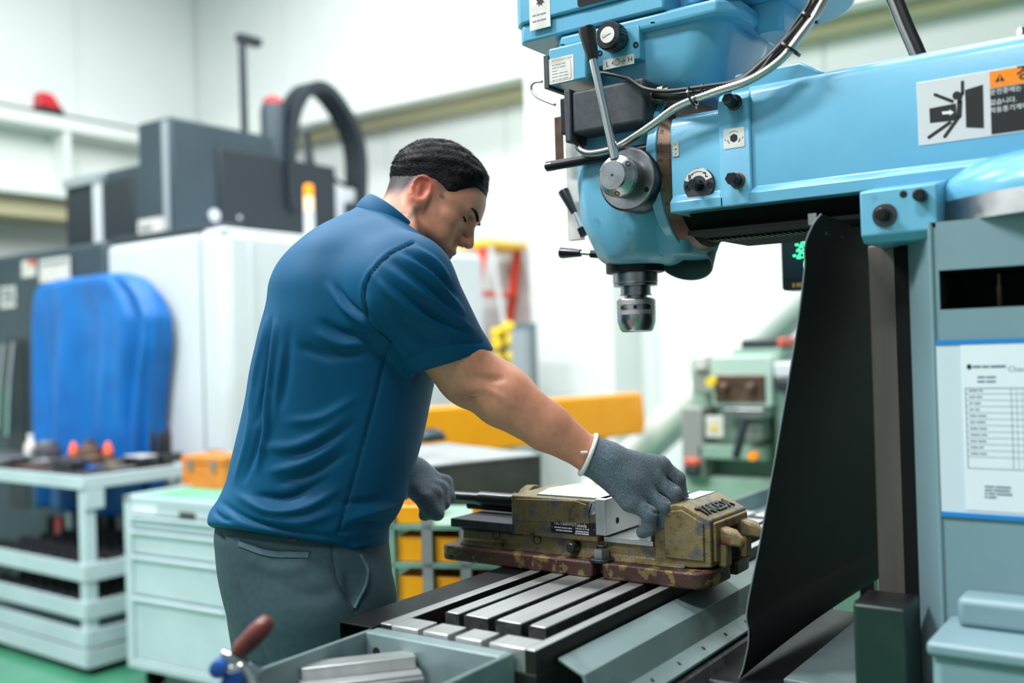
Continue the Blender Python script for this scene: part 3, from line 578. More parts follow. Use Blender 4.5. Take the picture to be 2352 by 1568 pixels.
# ------------------------------------------------------------------ vise
def chipped(name, cols, scale=26, bump=0.25):
    m = bpy.data.materials.new(name); m.use_nodes = True; N = m.node_tree.nodes; L = m.node_tree.links; b = N['Principled BSDF']
    tc = N.new('ShaderNodeTexCoord'); n = N.new('ShaderNodeTexNoise'); n.inputs['Scale'].default_value = scale; n.inputs['Detail'].default_value = 8; n.inputs['Roughness'].default_value = 0.62
    L.new(tc.outputs['Object'], n.inputs['Vector'])
    r = N.new('ShaderNodeValToRGB'); r.color_ramp.interpolation = 'LINEAR'; e = r.color_ramp.elements
    while len(e) < len(cols): e.new(0.5)
    for i, (p, c) in enumerate(cols): e[i].position = p; e[i].color = lin(c)
    L.new(n.outputs[0], r.inputs[0]); L.new(r.outputs[0], b.inputs['Base Color'])
    n2 = N.new('ShaderNodeTexNoise'); n2.inputs['Scale'].default_value = 240; n2.inputs['Detail'].default_value = 4; L.new(tc.outputs['Object'], n2.inputs['Vector'])
    ad = N.new('ShaderNodeMath'); ad.operation = 'ADD'; L.new(n2.outputs[0], ad.inputs[0]); L.new(n.outputs[0], ad.inputs[1])
    bp = N.new('ShaderNodeBump'); bp.inputs['Strength'].default_value = bump; bp.inputs['Distance'].default_value = 0.003; L.new(ad.outputs[0], bp.inputs['Height']); L.new(bp.outputs[0], b.inputs['Normal'])
    b.inputs['Roughness'].default_value = 0.45; b.inputs['Metallic'].default_value = 0.25
    MATS[name] = m; return m
chipped('vise_paint', [(0.34, (62, 56, 44)), (0.42, (120, 106, 70)), (0.53, (138, 121, 80)), (0.57, (112, 109, 102)), (0.70, (78, 75, 71))], 24, 0.4)
chipped('vise_flange', [(0.36, (148, 126, 78)), (0.44, (134, 112, 70)), (0.47, (78, 56, 50)), (0.58, (92, 58, 52)), (0.62, (74, 68, 64))], 34, 0.4)
chipped('vise_end', [(0.34, (112, 98, 68)), (0.46, (150, 130, 86)), (0.60, (126, 112, 88)), (0.66, (150, 52, 44)), (0.70, (96, 90, 84))], 38)
vise = thing('machine_vise', 'worn gold-painted machine vise with black handle bolted on the slotted table', 'vise', (1.53, 0.92, 0.916))
Z0 = TZ+0.0008
def rcorner(cx, cy, r, a0, a1, n=5): return [(cx+r*math.cos(math.radians(a0+(a1-a0)*i/n)), cy+r*math.sin(math.radians(a0+(a1-a0)*i/n))) for i in range(n+1)]
ol = [(1.43, 1.165)] + [(1.43, 0.857), (1.455, 0.857), (1.460, 0.8475), (1.455, 0.838), (1.43, 0.838)] + rcorner(1.464, 0.688, 0.034, 180, 270) + [(1.531, 0.654), (1.531, 0.70), (1.556, 0.70), (1.556, 0.654)] + rcorner(1.601, 0.688, 0.034, 270, 360) + [(1.635, 1.165)] + rcorner(1.615, 1.165, 0.020, 0, 90) + rcorner(1.45, 1.165, 0.020, 90, 180)[:-1]
vb = MB().prism(ol, 2, Z0, 0.943).build('base', 'vise_flange', vise, bevel=0.005, seg=2)
MB().prism([(1.452, 0.943), (1.462, 0.952), (1.465, 0.972), (1.60, 0.972), (1.603, 0.952), (1.613, 0.943)], 1, 0.70, 1.155).build('bed', 'vise_paint', vise, bevel=0.002)
for v_, z_ in ((1.078, 0.9645), (0.988, 0.9635)):
    MB().lathe((1.4655, v_, z_), (-1, 0, 0), [(0, 0.0085), (0.003, 0.0085), (0.003, 0.007), (0.001, 0.007)], 22).build('bed_hole', 'black_hole', vb)
MB().lathe((1.462, 0.905, 0.9605), (-1, 0, 0), [(0, 0.0085), (0.022, 0.0085), (0.024, 0.007)], 20).build('locking_pin', 'steel_dark', vise)
MB().box(1.446, 1.614, 1.03, 1.17, 0.9755, 0.991).build('slide_rail', 'black_box', vise, bevel=0.002)
MB().box(1.462, 1.60, 1.02, 1.155, 0.968, 0.976).build('slide_web', 'steel_brown', vise)
MB().box(1.459, 1.605, 0.757, 0.85, 0.972, 0.9815).build('slide_bed', 'steel_ground', vise, bevel=0.001)
mj = MB().prism([(1.452, 0.972), (1.452, 1.040), (1.458, 1.0425), (1.602, 1.0425), (1.608, 1.040), (1.608, 0.972)], 1, 0.858, 1.034).build('movable_jaw', 'vise_paint', vise, bevel=0.002)
MB().prism([(0.872, 1.002), (0.872, 1.034), (0.90, 1.040), (1.025, 1.036), (1.025, 0.996)], 0, 1.4495, 1.453).build('side_panel', 'vise_paint', mj, bevel=0.002)
MB().prism([(1.462, 0.845), (1.598, 0.845), (1.598, 0.99), (1.53, 1.005), (1.462, 0.985)], 2, 1.042, 1.0455).build('jaw_cap', 'steel_ground', mj, bevel=0.001)
js = at_u(1357, 1167, 1.4515); MB().lathe(js, (-1, 0, 0), [(0, 0.0115), (0.0006, 0.0115), (0.0012, 0.0105)], 24).build('slot_screw', 'steel', mj); MB().obox(js+(-0.0013, 0, 0), (0.0006, 0.0018, 0.019), (1, 0, 0), az=(0, -0.35, 1)).build('screw_slot', 'black_hole', mj)
jp = MB().box(1.447, 1.608, 0.838, 0.858, 0.985, 1.0455).build('jaw_plate', 'steel_ground', vise, bevel=0.0012)
MB().lathe((1.487, 0.838, 1.005), (0, -1, 0), [(0, 0.0055), (0.0004, 0.0055)], 20).build('jaw_screw', 'black_hole', jp)
# nameplate
na, nb_ = at_u(1265.7, 1194, 1.4515), at_u(1369.6, 1228, 1.4515)
npl = MB().box(1.4505, 1.4518, nb_[1], na[1], 0.982, 1.0035).build('nameplate', 'print_black', mj)
for s_, sz, y_, x_ in (('TK-150HVS', 0.0085, 0.9985, 0.006), ('Takeda', 0.0085, 0.998, 0.048), ('Machine & Tool', 0.0042, 0.9925, 0.050)):
    text(s_, sz, (1.4502, na[1]-x_, y_), VD, (0, 0, 1), 'print_white', npl, 'nameplate_text', bold=0.00015)
for z_, v_, ws in ((0.9915, 0.007, (0.014, 0.012, 0.008)), (0.9868, 0.010, (0.014, 0.018)), (0.9878, 0.050, (0.016, 0.004, 0.004)), (0.9842, 0.049, (0.005, 0.006, 0.014))): bars(npl, na[1]-v_, z_, ws, 0.0022, 1.4504, 'print_white', 0.001)
for a in (na[1]-0.003, nb_[1]+0.003): MB().lathe((1.4505, a, 0.9925), (-1, 0, 0), [(0, 0.0014), (0.0006, 0.001)], 10).build('rivet', 'steel', npl)
# spindle and handle
HU = 1.53
hz = at_u(1151, 1153, HU)[2]+0.004
MB().lathe((HU, 1.034, hz), (0, 1, 0), [(0, 0.033), (0.018, 0.032), (0.026, 0.027), (0.028, 0.022)], 32).build('screw_boss', 'vise_paint', vise, bevel=0.002)
hd_ = MB().lathe((HU, 1.062, hz), (0, 1, 0), [(0, 0.015), (0.022, 0.015), (0.022, 0.0135), (0.024, 0.0135), (0.10, 0.0135), (0.10, 0.0105), (0.188, 0.0100)], 28).build('handle_tube', 'black_plastic', vise)
MB().lathe((HU, 1.25, hz), (0, 1, 0), [(0, 0.012), (0.004, 0.0165), (0.016, 0.0165), (0.020, 0.0145), (0.034, 0.0145), (0.037, 0.012)], 28).build('handle_knob', 'dark_metal', hd_)
MB().cyl((HU+0.01, 1.05, 0.998), (HU+0.01, 1.20, 0.999), 0.006, n=14).build('guide_rod', 'dark_metal', vise)
# fixed jaw
fj = MB().prism([(0.755, 0.972), (0.755, 1.036), (0.715, 1.0445), (0.700, 1.0445), (0.655, 1.022), (0.655, 0.948), (0.690, 0.944), (0.755, 0.944)], 0, 1.458, 1.605).build('fixed_jaw', 'vise_paint', vise, bevel=0.0025)
MB().prism([(0.735, 0.957), (0.735, 1.026), (0.722, 1.034), (0.702, 1.037), (0.666, 1.018), (0.666, 0.957)], 0, 1.4545, 1.459).build('side_panel', 'vise_paint', fj, bevel=0.002)
for a, b, u0 in ((0.757, 0.768, 1.452), (0.769, 0.780, 1.455)):
    MB().box(u0, 1.607, a, b, 0.981, 1.043).build('jaw_plate', 'steel_ground', vise, bevel=0.001)
MB().box(1.515, 1.602, 0.708, 0.738, 1.0436, 1.0462).build('jaw_cap', 'steel_ground', fj, bevel=0.0008)
sl = np.array((0, -0.045, -0.0225)); sl /= np.linalg.norm(sl); 
text('TAKEDA', 0.029, (1.466, 0.6745, 1.0325), (1, 0, 0), (0, 0.894, 0.447), 'steel_dark', fj, 'raised_lettering', extrude=0.0022, bold=0.0008, sx=1.05)
MB().box(1.466, 1.598, 0.6495, 0.656, 0.955, 1.018).build('jaw_end', 'vise_end', fj, bevel=0.003)
MB().box(1.517, 1.553, 0.6485, 0.660, 0.950, 1.004).build('end_slot', 'black_hole', fj)
for u_ in (1.494, 1.578):
    hn = MB(); hn.rings([[(u_+a*0.0135, 0.652, 0.994+b*0.0145) for a, b in ((-1, -1), (1, -1), (1, 1), (-1, 1))], [(u_+a*0.0125, 0.630, 0.990+b*0.0135) for a, b in ((-1, -0.8), (1, -0.8), (1, 1), (-1, 1))], [(u_+a*0.007, 0.614, 0.983+b*0.006) for a, b in ((-1, -1), (1, -1), (1, 1), (-1, 1))]])
    hn.build('horn', 'vise_end', vise, bevel=0.005, seg=3)
    MB().box(u_-0.012, u_+0.012, 0.640, 0.656, 0.944, 0.984).build('horn_rib', 'vise_end', vise, bevel=0.004)
# clamping bolt in the flange slot
cb = (1.447, 0.8475)
wsh = MB().lathe((*cb, 0.9434), (0, 0, 1), [(0, 0.0215), (0.004, 0.0215), (0.005, 0.0205)], 32).build('washer', 'steel_dark', vise)
MB().lathe((*cb, 0.948), (0, 0, 1), [(0, 0.0145), (0.015, 0.0145), (0.0165, 0.0135)], 6).build('hex_nut', 'steel', vise); MB().lathe((*cb, 0.9634), (0, 0, 1), [(0, 0.0085), (0.006, 0.0085), (0.007, 0.0075)], 20).build('bolt_end', 'steel_dark', vise)

# ------------------------------------------------------------------ things in the near tray
sbk = thing('stepped_steel_block', 'bright stepped steel block lying in the grey tray at the table end', 'block', (0.86, 0.88, 0.8535))
q0, q1 = at_z(690, 1525, 0.893), at_z(948, 1497, 0.893); ax = q1-q0; ax[2] = 0; Lb = np.linalg.norm(ax); ax /= Lb; nx = np.array((-ax[1], ax[0], 0)); 
if nx@np.array((1, 0, 0)) > 0: nx = -nx
cen = (q0+q1)/2
MB().obox((*(cen+nx*0.030)[:2], 0.866), (Lb*1.05, 0.075, 0.0245), ax).build('lower_step', 'steel_ground', sbk, bevel=0.001)
MB().obox((*(cen+nx*0.010)[:2], 0.8865), (Lb*1.0, 0.032, 0.0165), ax).build('upper_step', 'steel_ground', sbk, bevel=0.001)
MB().obox((*(cen+nx*0.052)[:2], 0.8805), (Lb*1.03, 0.022, 0.0045), ax).build('front_lip', 'steel_ground', sbk, bevel=0.0008)
mat('rag_cloth', (150, 165, 178), 0.9, 0, (110, 126, 140), 18)
g = []
for i in range(22):
    row = []
    for j in range(18):
        a, b = i/21, j/17; x = 0.955+0.062*a; y = 0.895+0.085*b
        row.append((x, y, 0.857+0.012*abs(math.sin(6*a+2*b))*math.sin(math.pi*a)*math.sin(math.pi*b)+0.022*max(0, b-0.5)*max(0, a-0.4)*3))
    g.append(row)
tag(MB().sheet(g, 0.002).build('shop_rag', 'rag_cloth', smooth=180), 'crumpled pale blue-grey rag in the tray corner behind the steel block', 'rag')
# ------------------------------------------------------------------ toggle clamp on the tray edge
mat('blue_clamp', (30, 92, 175), 0.35, 0, (22, 70, 140), 40, coat=0.3); mat('brown_grip', (104, 44, 36), 0.4, 0, (70, 28, 24), 22, coat=0.2)
tg = thing('toggle_clamp', 'blue and chrome hand clamp with dark red grip at the tray edge', 'clamp', (0.80, 1.02, 0.9))
dC = 1.12
a, b = at_d(545, 1500, dC), at_d(618, 1425, dC); d = (b-a)/np.linalg.norm(b-a); L = np.linalg.norm(b-a)
MB().lathe(a, d, [(0, 0.0085), (0.004, 0.0105), (0.03, 0.0118), (L-0.008, 0.0112), (L, 0.0085), (L+0.003, 0.004)], 24).build('grip', 'brown_grip', tg, smooth=60)
MB().tube(catmull([at_d(505, 1520, dC), at_d(530, 1535, dC), at_d(558, 1530, dC), at_d(575, 1560, dC), at_d(585, 1600, dC)], 6), 0.006, 10).build('lever_arm', 'chrome', tg)
MB().obox(at_d(553, 1525, dC), (0.05, 0.008, 0.014), RT+0.5*UP*-1, az=UP).build('link', 'chrome', tg, bevel=0.002)
MB().lathe(at_d(512, 1525, dC+0.01), -FW, [(0, 0.010), (0.02, 0.010), (0.022, 0.007)], 20).build('pivot_knob', 'blue_clamp', tg)
bd = [at_d(500, 1585, dC+0.004), at_d(522, 1530, dC+0.004), at_d(548, 1520, dC+0.004), at_d(566, 1545, dC+0.004), at_d(560, 1600, dC+0.004), at_d(520, 1640, dC+0.004)]
mb = MB(); n = len(bd); mb.rings([[p-FW*0.009 for p in bd], [p+FW*0.009 for p in bd]]); mb.build('body', 'blue_clamp', tg, bevel=0.004, seg=3)
st0 = at_d(530, 1625, dC+0.004); MB().obox((st0[0], st0[1], (st0[2]+0.84)/2), (0.03, 0.02, max(0.02, abs(st0[2]-0.84))), RT).build('bracket', 'dark_metal', tg); 
te = np.array((0.80, 0.991, 0.865)); vec = te-np.array((st0[0], st0[1], 0.865)); MB().obox(np.array((st0[0], st0[1], 0.865))+vec/2, (np.linalg.norm(vec)+0.02, 0.02, 0.012), vec).build('bracket_arm', 'dark_metal', tg)
# ------------------------------------------------------------------ digital readout
mat('led_green', (30, 60, 45), 0.4, emit=(70, 255, 170), estr=2.2); mat('screen_glass', (16, 17, 20), 0.15, coat=0.6); mat('print_gold', (150, 120, 50), 0.5)
DU = 2.10
ro = thing('digital_readout', 'black digital readout with green numbers behind the rubber apron', 'display', (DU, 0.6, 0))
a, b = at_u(1792, 530, DU), at_u(1806, 668, DU)
zt, zb = a[2]+0.03, b[2]; vl = a[1]
MB().prism(rrect(vl-0.26, vl, zb, zt, 0.008), 0, DU, DU+0.05).build('case', 'black_plastic', ro, bevel=0.002)
MB().prism(rrect(vl-0.25, vl-0.006, zb+0.025, zt-0.006, 0.004), 0, DU-0.001, DU).build('screen', 'screen_glass', ro)
for yy, s_, xx in ((536, '0E', 1838), (560, '-203 1', 1826), (585, '-29 15', 1821), (609, '00', 1846)):
    p = at_u(xx, yy, DU-0.0015); text(s_, 0.028, p, VD, (0, 0.1, 1), 'led_green', ro, 'readout_digits', bold=0.0006, sx=0.85)
gq_ = at_u(1820, 655, DU-0.0012); bars(ro, gq_[1], gq_[2], (0.006, 0.012), 0.009, DU-0.0012, 'print_gold', 0.003)
MB().box(DU+0.05, DU+0.075, vl-0.16, vl-0.13, zb+0.03, zb+0.06).build('bracket', 'dark_metal', ro)
MB().box(DU+0.05, DU+0.08, vl-0.16, vl-0.13, 0.0, zb+0.045).build('arm', 'dark_metal', ro)
# ------------------------------------------------------------------ inspection sheet on the column
mat('paper', (228, 236, 242), 0.5, 0, (222, 231, 238), 3); mat('pocket_film', (206, 220, 228), 0.22, coat=0.4); mat('sheet_blue', (28, 130, 205), 0.4); mat('ink', (92, 108, 128), 0.6)
ps = thing('inspection_sheet', 'printed inspection sheet in a blue-edged pocket on the grey column', 'paper', (1.40, 0.12, 1.06))
UQ = 1.3985
a, b = at_u(2150, 787, UQ), at_u(2156, 1180, UQ); v1 = a[1]+0.0; z1, z0 = a[2], b[2]
MB().box(UQ-0.0008, UQ+0.0012, v1-0.30, v1, z0, z1).build('pocket', 'pocket_film', ps)
for zz in (z1-0.003, z0-0.002): MB().box(UQ-0.0022, UQ-0.0008, v1-0.30, v1, zz, zz+0.006).build('blue_edge', 'sheet_blue', ps)
pp = MB().box(UQ-0.0016, UQ-0.0009, v1-0.29, v1-0.030, z0+0.008, z1-0.004).build('sheet', 'paper', ps); ui = UQ-0.0018
def hl(v0, v1_, z, w=0.0006): return mark(pp, [(v0, z), (v1_, z), (v1_, z+w), (v0, z+w)], ui, 'ink', name='ruled_line')
def pp_(x, y): return at_u(x, y, ui)
q_ = pp_(2234, 842); bars(pp, q_[1], q_[2], (0.010, 0.008, 0.018), 0.0028, ui, 'ink'); text('Check L', 0.0095, pp_(2315, 848), VD, (0, 0, 1), 'ink', pp, 'sheet_text')
lg_ = pp_(2226, 842); mark(pp, [(lg_[1]+0.003*math.cos(i*math.pi/5), lg_[2]+0.0036*math.sin(i*math.pi/5)) for i in range(10)], ui)
t0, t1 = pp_(2217, 892), pp_(2225, 1075)
hl(t0[1]-0.20, t0[1], t0[2], 0.0008); hl(t0[1]-0.20, t0[1], t1[2], 0.0006); mark(pp, [(t0[1]-0.0007, t1[2]), (t0[1], t1[2]), (t0[1], t0[2]), (t0[1]-0.0007, t0[2])], ui, 'ink')
mark(pp, [(t0[1]-0.054, t1[2]), (t0[1]-0.0535, t1[2]), (t0[1]-0.0535, t0[2]), (t0[1]-0.054, t0[2])], ui, 'ink')
zz = t0[2]-0.007; k = 0
words = ['x'*a+' '+'x'*b for a, b in ((10, 4), (7, 6), (4, 7), (5, 5), (8, 9), (6, 10), (9, 8), (11, 6), (7, 9), (8, 5), (9, 7))]
for w_ in words:
    hl(t0[1]-0.20, t0[1], zz, 0.00035); bars(pp, t0[1]-0.004, zz+0.0042, [0.0011*len(x_) for x_ in w_.split()], 0.0016, ui, 'ink'); zz -= (t0[2]-t1[2]-0.014)/11
for k in range(12): mark(pp, [(t0[1]-0.06-0.0065*k, t1[2]), (t0[1]-0.0597-0.0065*k, t1[2]), (t0[1]-0.0597-0.0065*k, t0[2]), (t0[1]-0.06-0.0065*k, t0[2])], ui, 'ink', name='ruled_line')
for k in range(2): q_ = pp_(2245, 866+10*k); bars(pp, q_[1], q_[2], (0.009, 0.011), 0.0022, ui, 'ink')
for k in range(4): q_ = pp_(2262, 1117+8*k); bars(pp, q_[1], q_[2], ((0.011, 0.018), (0.009, 0.019), (0.003, 0.008, 0.018), (0.003, 0.009))[k], 0.0022, ui, 'ink')
# ------------------------------------------------------------------ background: machining centre
mat('cnc_dark', (48, 66, 76), 0.5, 0, (43, 59, 69), 3); mat('cnc_white', (206, 213, 217), 0.4, 0, (198, 206, 210), 2); mat('cnc_black', (28, 39, 47), 0.5); mat('cnc_grey', (150, 160, 166), 0.5)
mat('beacon_red', (200, 28, 44), 0.3); mat('lamp_amber', (255, 150, 20), 0.3, emit=(255, 140, 20), estr=0.6); mat('lamp_cream', (250, 225, 180), 0.3, emit=(250, 220, 170), estr=0.4)
cnc = thing('machining_center', 'tall dark grey and white machining center with cable chain arch', 'machine', (3.6, 4.6, 0))
cb_ = MB().prism([(3.06, 3.73), (3.02, 3.745), (3.0, 3.80), (3.0, 4.655), (5.02, 4.655), (5.02, 3.73)], 2, 0.12, 1.90).build('enclosure', 'cnc_white', cnc, bevel=0.035, seg=4)
MB().prism([(3.01, 3.74), (3.01, 3.80), (3.02, 3.90), (5.0, 3.90), (5.0, 3.75)], 2, 1.88, 1.915).build('roof_lip', 'cnc_white', cb_, bevel=0.02)
MB().box(2.994, 3.0, 3.885, 3.893, 0.2, 1.9).build('door_seam', 'cnc_grey', cb_)
MB().box(3.15, 3.17, 3.722, 3.73, 0.2, 1.88).build('corner_fold', 'cnc_white', cb_, bevel=0.004)
MB().box(3.03, 3.2, 3.80, 4.66, 1.86, 1.945).build('roof_trim', 'cnc_black', cb_, bevel=0.02)
dk = MB().box(2.99, 5.0, 4.66, 6.6, 0.12, 1.93).build('dark_enclosure', 'cnc_dark', cnc, bevel=0.03, seg=3)
MB().box(2.982, 2.992, 4.99, 6.55, 0.3, 1.83).build('sliding_door', 'cnc_dark', dk, bevel=0.006)
MB().box(2.975, 2.982, 5.42, 5.62, 0.5, 1.45).build('door_window', 'cnc_black', dk)
for px in ((4, 790, 985), (25, 785, 1000)):
    MB().tube(catmull([at_u(px[0]+8, px[1], 2.93), at_u(px[0]-2, (px[1]+px[2])/2, 2.91), at_u(px[0]-6, px[2], 2.93)], 6), 0.014, 12).build('door_handle', 'chrome', dk)
for (x0, y0, x1, y1, m_, nm) in ((0, 660, 36, 705, 'plate_white', 'maker_sign'), (90, 597, 162, 642, 'plate_white', 'notice_sheet'), (50, 600, 82, 634, 'plate_white', 'warning_label')):
    a, b = at_u(x0, y0, 2.98), at_u(x1, y1, 2.98); sg = MB().box(2.978, 2.982, b[1], a[1], b[2], a[2]).build(nm, m_, dk)
    if nm == 'warning_label': MB().box(2.976, 2.978, b[1], (a[1]+b[1])/2, (a[2]*2+b[2])/3, a[2]).build('red_corner', 'print_red', dk)
    if nm == 'maker_sign': text('TER', 0.11, (2.976, a[1]+0.03, (a[2]+b[2])/2), VD, (0, 0, 1), 'print_grey', dk, 'sign_text', bold=0.004)
    if nm == 'notice_sheet': MB().box(2.976, 2.978, b[1]+0.02, a[1]-0.02, a[2]-0.035, a[2]-0.02).build('notice_line', 'print_grey', dk)
# upper spindle cabinet
ua = at_u(390, 265, 3.3); zt = ua[2]; vc = ua[1]
ub_ = MB().box(3.3, 4.05, vc, vc+0.29, 1.93, zt).build('upper_cabinet', 'cnc_dark', cnc, bevel=0.015)
MB().box(3.294, 3.302, vc+0.02, vc+0.07, 1.93, zt-0.02).build('corner_post', 'cnc_grey', ub_, bevel=0.004)
MB().box(3.6, 4.5, vc-0.02, vc+0.6, 1.9, zt-0.12).build('spindle_tower', 'cnc_black', cnc, bevel=0.01)
MB().box(3.31, 4.2, vc+0.29, vc+0.62, 1.93, zt-0.22).build('side_duct', 'cnc_dark', cnc, bevel=0.01)
p0 = at_u(150, 435, 3.3); p1 = at_u(230, 420, 3.3)
lo = MB().box(3.3, 4.2, p1[1]-0.3, p0[1], 1.93, p0[2]).build('rear_cabinet', 'cnc_black', cnc, bevel=0.01)
MB().box(3.29, 3.3, p1[1]-0.02, p1[1]+0.06, 1.93, p1[2]+0.02).build('cabinet_post', 'cnc_white', lo); MB().box(3.28, 3.5, p1[1]-0.02, p0[1], p0[2], p0[2]+0.05).build('cabinet_cap', 'cnc_grey', lo)
for x, y in ((491, 495), (546, 500)):
    c = at_v(x, y, vc-0.005); MB().lathe(c, (0, -1, 0), [(0, 0.036), (0.01, 0.036), (0.012, 0.012), (0.02, 0.010)], 24).build('port_disc', 'cnc_white', ub_)
a, b = at_u(317, 506, 3.29), at_u(376, 538, 3.29); lpn = MB().prism(rrect(b[1], a[1], b[2], a[2], 0.015), 0, 3.288, 3.294).build('model_plate', 'plate_white', ub_)
bars(lpn, a[1]-0.02, (a[2]+b[2])/2, (0.03, 0.025, 0.03), 0.03, 3.286, 'print_grey', 0.01)
pt = at_v(560, 300, vc+0.1); pb = at_v(556, 90, vc+0.1)
ps_ = MB().cyl((pb[0], vc+0.1, zt-0.3), (pb[0], vc+0.1, pb[2]), 0.022, n=14).build('lamp_post', 'cnc_black', cnc)
MB().box(pb[0]-0.03, pb[0]+0.13, vc+0.07, vc+0.13, pb[2]-0.02, pb[2]+0.03).build('post_arm', 'cnc_black', ps_, bevel=0.008)
c = at_v(628, 300, vc+0.05); t_ = at_v(626, 240, vc+0.05)
mo = MB().lathe((c[0], vc+0.05, zt-0.15), (0, 0, 1), [(0, 0.075), (t_[2]-zt+0.12, 0.075), (t_[2]-zt+0.15, 0.06)], 24).build('motor', 'cnc_dark', cnc)
MB().lathe((c[0], vc+0.05, t_[2]), (0, 0, 1), [(-0.01, 0.06), (0.03, 0.055), (0.045, 0.03)], 20).build('motor_cap', 'beacon_red', mo)
# cable chain: single links along an arch
mat('chain_black', (28, 40, 49), 0.45)
AV = vc-0.05
pth = catmull([at_v(x, y, AV) for x, y in ((676, 480), (672, 400), (674, 310), (690, 240), (722, 198), (760, 205), (798, 252), (826, 310), (836, 370), (836, 440), (834, 475))], 5)
chn = bpy.data.objects.new('cable_chain', None); COL.objects.link(chn); chn.location = tuple(pth[0]); put(chn, cnc)
for i in range(len(pth)-1):
    a, b = np.array(pth[i]), np.array(pth[i+1]); d = b-a; L = np.linalg.norm(d)
    MB().obox((a+b)/2+(0, 0.07, 0), (L*0.97, 0.16, 0.058), d, az=np.cross(d, (0, 1, 0))).build('chain_link', 'chain_black', chn, bevel=0.004, seg=1)
eb = np.array(pth[-1]); MB().box(eb[0]-0.12, eb[0]+0.05, AV-0.02, AV+0.2, 1.93, eb[2]+0.02).build('chain_anchor', 'cnc_black', chn, bevel=0.01)
MB().tube(catmull([at_v(705, 300, AV+0.1), at_v(720, 380, AV+0.1), at_v(745, 395, AV+0.1), at_v(790, 425, AV+0.1), at_v(830, 440, AV+0.1)], 5), 0.014, 8).build('loose_hose', 'cnc_black', chn)
MB().tube(catmull([at_v(697, 290, AV+0.15), at_v(705, 350, AV+0.15), at_v(700, 420, AV+0.15)], 5), 0.02, 8).build('inner_hose', 'cnc_grey', chn)
rw = at_v(735, 420, vc); MB().box(3.95, 4.75, vc+0.0, vc+0.5, 1.93, rw[2]-0.0).build('rear_housing', 'cnc_white', cnc, bevel=0.02)
sl_ = at_v(710, 485, 3.95); tw = thing('signal_tower', 'amber and cream signal lamp on the white machining center', 'signal lamp', (sl_[0], 3.95, 1.95))
MB().cyl((sl_[0], 3.95, 1.93), (sl_[0], 3.95, sl_[2]), 0.028, n=16).build('pole', 'cnc_white', tw)
z_am = at_v(710, 452, 3.95)[2]; z_t = at_v(710, 424, 3.95)[2]
MB().cyl((sl_[0], 3.95, sl_[2]), (sl_[0], 3.95, z_am), 0.026, n=20).build('cream_lens', 'lamp_cream', tw); MB().lathe((sl_[0], 3.95, z_am), (0, 0, 1), [(0, 0.026), (z_t-z_am-0.01, 0.026), (z_t-z_am, 0.018)], 20).build('amber_lens', 'lamp_amber', tw)
# red warning lamp standing on the crane rail
rb = at_v(112, 275, VW-0.4); bl_ = thing('crane_lamp', 'small red lamp standing on the crane rail of the left wall', 'lamp', (rb[0], VW-0.4, 3.125))
MB().box(rb[0]-0.09, rb[0]+0.10, VW-0.44, VW-0.34, 3.125, 3.15).build('lamp_base', 'cnc_black', bl_); MB().rings([[(rb[0]-0.085, VW-0.45, 3.15), (rb[0]+0.09, VW-0.45, 3.15), (rb[0]+0.09, VW-0.33, 3.15), (rb[0]-0.085, VW-0.33, 3.15)], [(rb[0]-0.085, VW-0.44, 3.24), (rb[0]+0.03, VW-0.44, 3.24), (rb[0]+0.03, VW-0.34, 3.24), (rb[0]-0.085, VW-0.34, 3.24)], [(rb[0]-0.07, VW-0.43, 3.262), (rb[0]-0.01, VW-0.43, 3.262), (rb[0]-0.01, VW-0.35, 3.262), (rb[0]-0.07, VW-0.35, 3.262)]]).build('lens', 'beacon_red', bl_, bevel=0.012)
# ------------------------------------------------------------------ console under a blue sheet
mat('tarp_blue', (0, 108, 186), 0.5, 0, (0, 94, 170), 5)
TU = 2.82
tl, tr_ = at_u(68, 668, TU), at_u(262, 640, TU)
con = thing('covered_console', 'machine console under a bright blue draped sheet', 'console', (TU+0.14, (tl[1]+tr_[1])/2, 0))
vL, vR = tl[1], tr_[1]
TROWS = [(632, 110, 255), (638, 80, 275), (652, 67, 292), (690, 62, 322), (735, 62, 340), (800, 66, 337), (880, 69, 326), (960, 75, 318), (1050, 80, 318), (1120, 80, 320), (1178, 80, 322)]
tv = np.array([(at_u(200, y, TU)[2], at_u(a, y, TU)[1], at_u(b, y, TU)[1]) for y, a, b in TROWS])[::-1]
nseg = 120; rgs = []
for z in np.linspace(tv[-1, 0], tv[0, 0], 46):
    a, b = np.interp(z, tv[:, 0], tv[:, 1]), np.interp(z, tv[:, 0], tv[:, 2]); dn = (tv[-1, 0]-z)/(tv[-1, 0]-tv[0, 0]); pts = []
    am = 0.008+0.052*min(1, dn*1.6); hu = 0.05 if dn < 0.015 else 0.075
    for i in range(nseg):
        t = 2*math.pi*i/nseg; cx, cy = math.cos(t), math.sin(t); x = math.copysign(abs(cx)**0.4, cx); y = math.copysign(abs(cy)**0.75, cy)
        w = am*(math.sin(9*t+0.7+0.8*dn)+0.7*math.sin(15*t+2.1-1.1*dn)+0.35*math.sin(4*t+3*dn))*0.6
        pts.append((min(2.965, TU+0.075+x*hu+w*abs(cx)**0.4*math.copysign(1, cx)), (a+b)/2+y*(a-b)/2+w*0.4*cy, z))
    rgs.append(pts)
MB().rings(rgs, cap=True).build('blue_sheet', 'tarp_blue', con, smooth=180)
MB().cyl((TU+0.075, (vL+vR)/2, 0.03), (TU+0.075, (vL+vR)/2, tv[0, 0]+0.1), 0.05, n=16).build('pedestal', 'cnc_black', con); MB().box(TU-0.02, TU+0.13, (vL+vR)/2-0.25, (vL+vR)/2+0.25, 0, 0.05).build('pedestal_foot', 'cnc_black', con, bevel=0.01)
